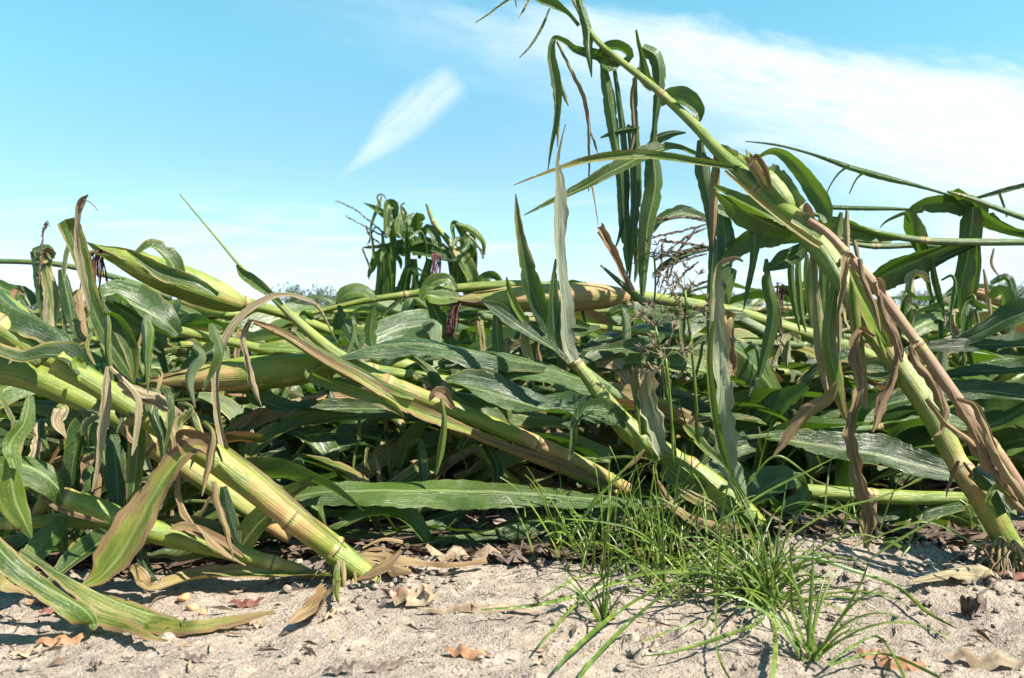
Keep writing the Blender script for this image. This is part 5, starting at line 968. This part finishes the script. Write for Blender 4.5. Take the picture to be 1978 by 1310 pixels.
def sedge(x, y, top, d, label, n=3):
    o = thing('flowering_sedge', P(x, y, d), label, 'weed', 'thin flowering weeds in the corn'); mb = MB()
    tube(mb, [P(x + (top[0] - x) * k + 4 * math.sin(k * 3), y + (top[1] - y) * k, d) for k in np.linspace(0, 1, 10)], [.0016] * 10, 6); mb.build('stem', M_GRASS, o)
    mb = MB(); c = P(*top, d)
    for q in range(n * 5):
        dv = Vector((U(-1, 1), U(-.8, .8), U(-.2, 1.1))).normalized(); l = U(.012, .036); e = c + dv * l; tube(mb, [c, c.lerp(e, .5), e], [.0005, .0004, .0004], 4)
        for s_ in range(4): dd = (dv + Vector((U(-1, 1), U(-1, 1), U(-1, 1)))).normalized(); tube(mb, [e, e + dd * .005, e + dd * .011], [.0004, .0011, .0002], 5)
    mb.build('seed_head', M_SEED, o)
    for q in range(3):
        a = U(-1, 1); L(o, [(top[0], top[1], 3), (top[0] + a * 30, top[1] - 5 + U(-12, 12), 4), (top[0] + a * 75, top[1] + U(0, 25), 1.5)], d, 0, (0, .3), .3, .4, name='bract', m=M_GRASS, nx=2)
sedge(1350, 860, (1322, 560), 1.1, 'flowering sedge reaching highest, beside the brown tassel'); sedge(1305, 880, (1265, 630), 1.08, 'flowering sedge left of the highest one, above the torn upright sheath')
sedge(1300, 900, (1285, 690), 1.07, 'lowest flowering sedge, behind the torn upright sheath'); sedge(1345, 840, (1328, 615), 1.12, 'flowering sedge just below the highest one')
sedge(1262, 600, (1262, 488), 1.4, 'single short flowering sedge against the dark hanging blade', 2)

# ================================================================== LITTER ON THE SAND
random.seed(5)
def scrap(x, y, Lpx, wpx, m, label, name='leaf_scrap', ang=0.0, grp='dry leaf scraps on the sand', curl=.5):
    c = G(x, y, .002); k = c.y / F; Lg, w_ = Lpx * k, wpx * k * 1.7; mb = MB(); n = 10; pts = []
    for i in range(n):
        s = (i / (n - 1) - .5) * Lg; px_, py_ = c.x + math.cos(ang) * s, c.y + math.sin(ang) * s; pts.append(Vector((px_, py_, gz1(px_, py_) + .003 + curl * .010 * abs(math.sin(i * .9 + x)))))
    ribbon(mb, pts, [w_ * math.sin(math.pi * (.08 + .84 * i / (n - 1))) for i in range(n)], [Vector((-math.sin(ang), math.cos(ang), U(-.2, .7)))] * n, (1, 1), 0, .6, .12, 6, U(0, 6), .10, .25)
    o = mb.build(name, m, None, c); tag(o, label, 'leaf scrap' if 'leaf' in name else 'litter', grp); return o
scrap(900, 1266, 82, 20, M_ORANGE, 'orange dry leaf scrap lying alone on the sand below centre', ang=-.25)
scrap(478, 1172, 66, 16, M_RED, 'dark red leaf scrap beside the tip of the dusty fallen leaf'); scrap(770, 1150, 50, 12, M_RED, 'reddish leaf scrap right of the snapped stalk foot', ang=.3)
scrap(120, 1243, 90, 22, M_ORANGE, 'orange-brown curled scrap near the lower left corner', ang=.45); scrap(50, 1270, 60, 16, M_TAN, 'yellowish scrap with a dark end at the lower left corner', ang=.9)
scrap(90, 1170, 80, 12, M_ORANGE, 'flat orange sliver under the dusty fallen leaf'); scrap(100, 1186, 46, 12, M_RED, 'small dark red twisted scrap under the dusty fallen leaf', ang=.5)
scrap(378, 1282, 44, 14, M_DARK, 'dark brown crumpled scrap at the bottom left of centre'); scrap(185, 1296, 22, 10, M_DARK, 'tiny dark scrap at the bottom edge left'); scrap(660, 1302, 60, 12, M_DARK, 'dull brown scrap at the bottom edge centre-left', ang=.2)
scrap(745, 1296, 90, 16, M_DARK, 'dark folded scrap at the bottom edge near centre', ang=.5); scrap(800, 1165, 90, 34, M_TAN, 'crumpled tan leaf scrap on a hump of sand right of the snapped stalk', ang=.2, curl=1.6)
scrap(925, 1182, 240, 14, M_TAN, 'long yellow-brown straw lying level on the sand below the fallen blades', 'dry_straw', -.02, 'dry straws on the sand'); scrap(640, 1195, 60, 7, M_TAN, 'pale straw standing slanted near the snapped stalk', 'dry_straw', 1.2, 'dry straws on the sand')
scrap(900, 1090, 150, 26, M_TAN, 'brown crumpled leaf heap left of the big grass tuft', ang=.05, curl=1.8); scrap(1010, 1085, 120, 30, M_DARK, 'dull dry leaf under the left flank of the big tuft', ang=.2, curl=1.3); scrap(1900, 1290, 150, 26, M_TAN, 'long pale husk strip at the bottom right', 'dry_straw', -.3, 'dry straws on the sand', 1.2)
scrap(1740, 1290, 90, 30, M_ORANGE, 'orange-pink leaf pieces at the bottom right', ang=-.1); scrap(1680, 1272, 60, 18, M_ORANGE, 'small orange piece beside the nearest sedge tuft'); scrap(1960, 1118, 90, 20, M_RED, 'red-brown leaf pieces at the right edge under the tallest plant', ang=-.1)
scrap(1880, 1185, 50, 22, M_DARK, 'dark crumbled clod of roots right of the mound', 'root_clod', .3, 'dry leaf scraps on the sand', 2.0); scrap(500, 1215, 40, 8, M_TAN, 'pale twig left of the tan leaf at the snapped foot', 'twig', .8, 'dry straws on the sand')
random.seed(77)
for q in range(95):
    x, y = U(-20, 1990), 1000 + 300 * R() ** .8
    m_ = random.choice((M_TAN, M_TAN, M_DARK, M_TAN, M_TAN, M_DARK)); scrap(x, y, U(12, 46) * (1.6 if y < 1090 else 1), U(2, 6), m_, 'tiny dry crumb of leaf scattered on the sand', 'leaf_crumb', U(-1.5, 1.5), 'tiny leaf crumbs scattered on the sand', U(.0, .2))
def pebble(x, y, r, label, m=M_STONE):
    c = G(x, y); rr = r * c.y / F; bmv = MB(); n = 10; rings = []; s1 = U(0, 9)
    for i in range(9):
        a = math.pi * i / 8; rings.append([bmv.vert(c + Vector((math.sin(a) * math.cos(b) * (1.15 + .15 * math.sin(b * 2 + s1)), math.sin(a) * math.sin(b), math.cos(a) * .7 + .45 + .08 * math.sin(b * 3 + s1))) * rr * (1 + .12 * math.sin(a * 3 + b + s1))) for b in np.linspace(0, 2 * math.pi, n + 1)])
    for i in range(8):
        for j in range(n): bmv.f.append((rings[i][j], rings[i + 1][j], rings[i + 1][j + 1], rings[i][j + 1]))
    tag(bmv.build('pebble', m, None, c), label, 'pebble', 'pebbles on the sand')
pebble(372, 1178, 10, 'larger orange pebble near the dusty leaf tip'); pebble(356, 1160, 11, 'flat orange pebble just behind the larger one'); pebble(392, 1184, 7, 'smallest orange pebble of the three'); pebble(348, 1163, 5, 'dark pebble beside the flat orange one', M_DARK)
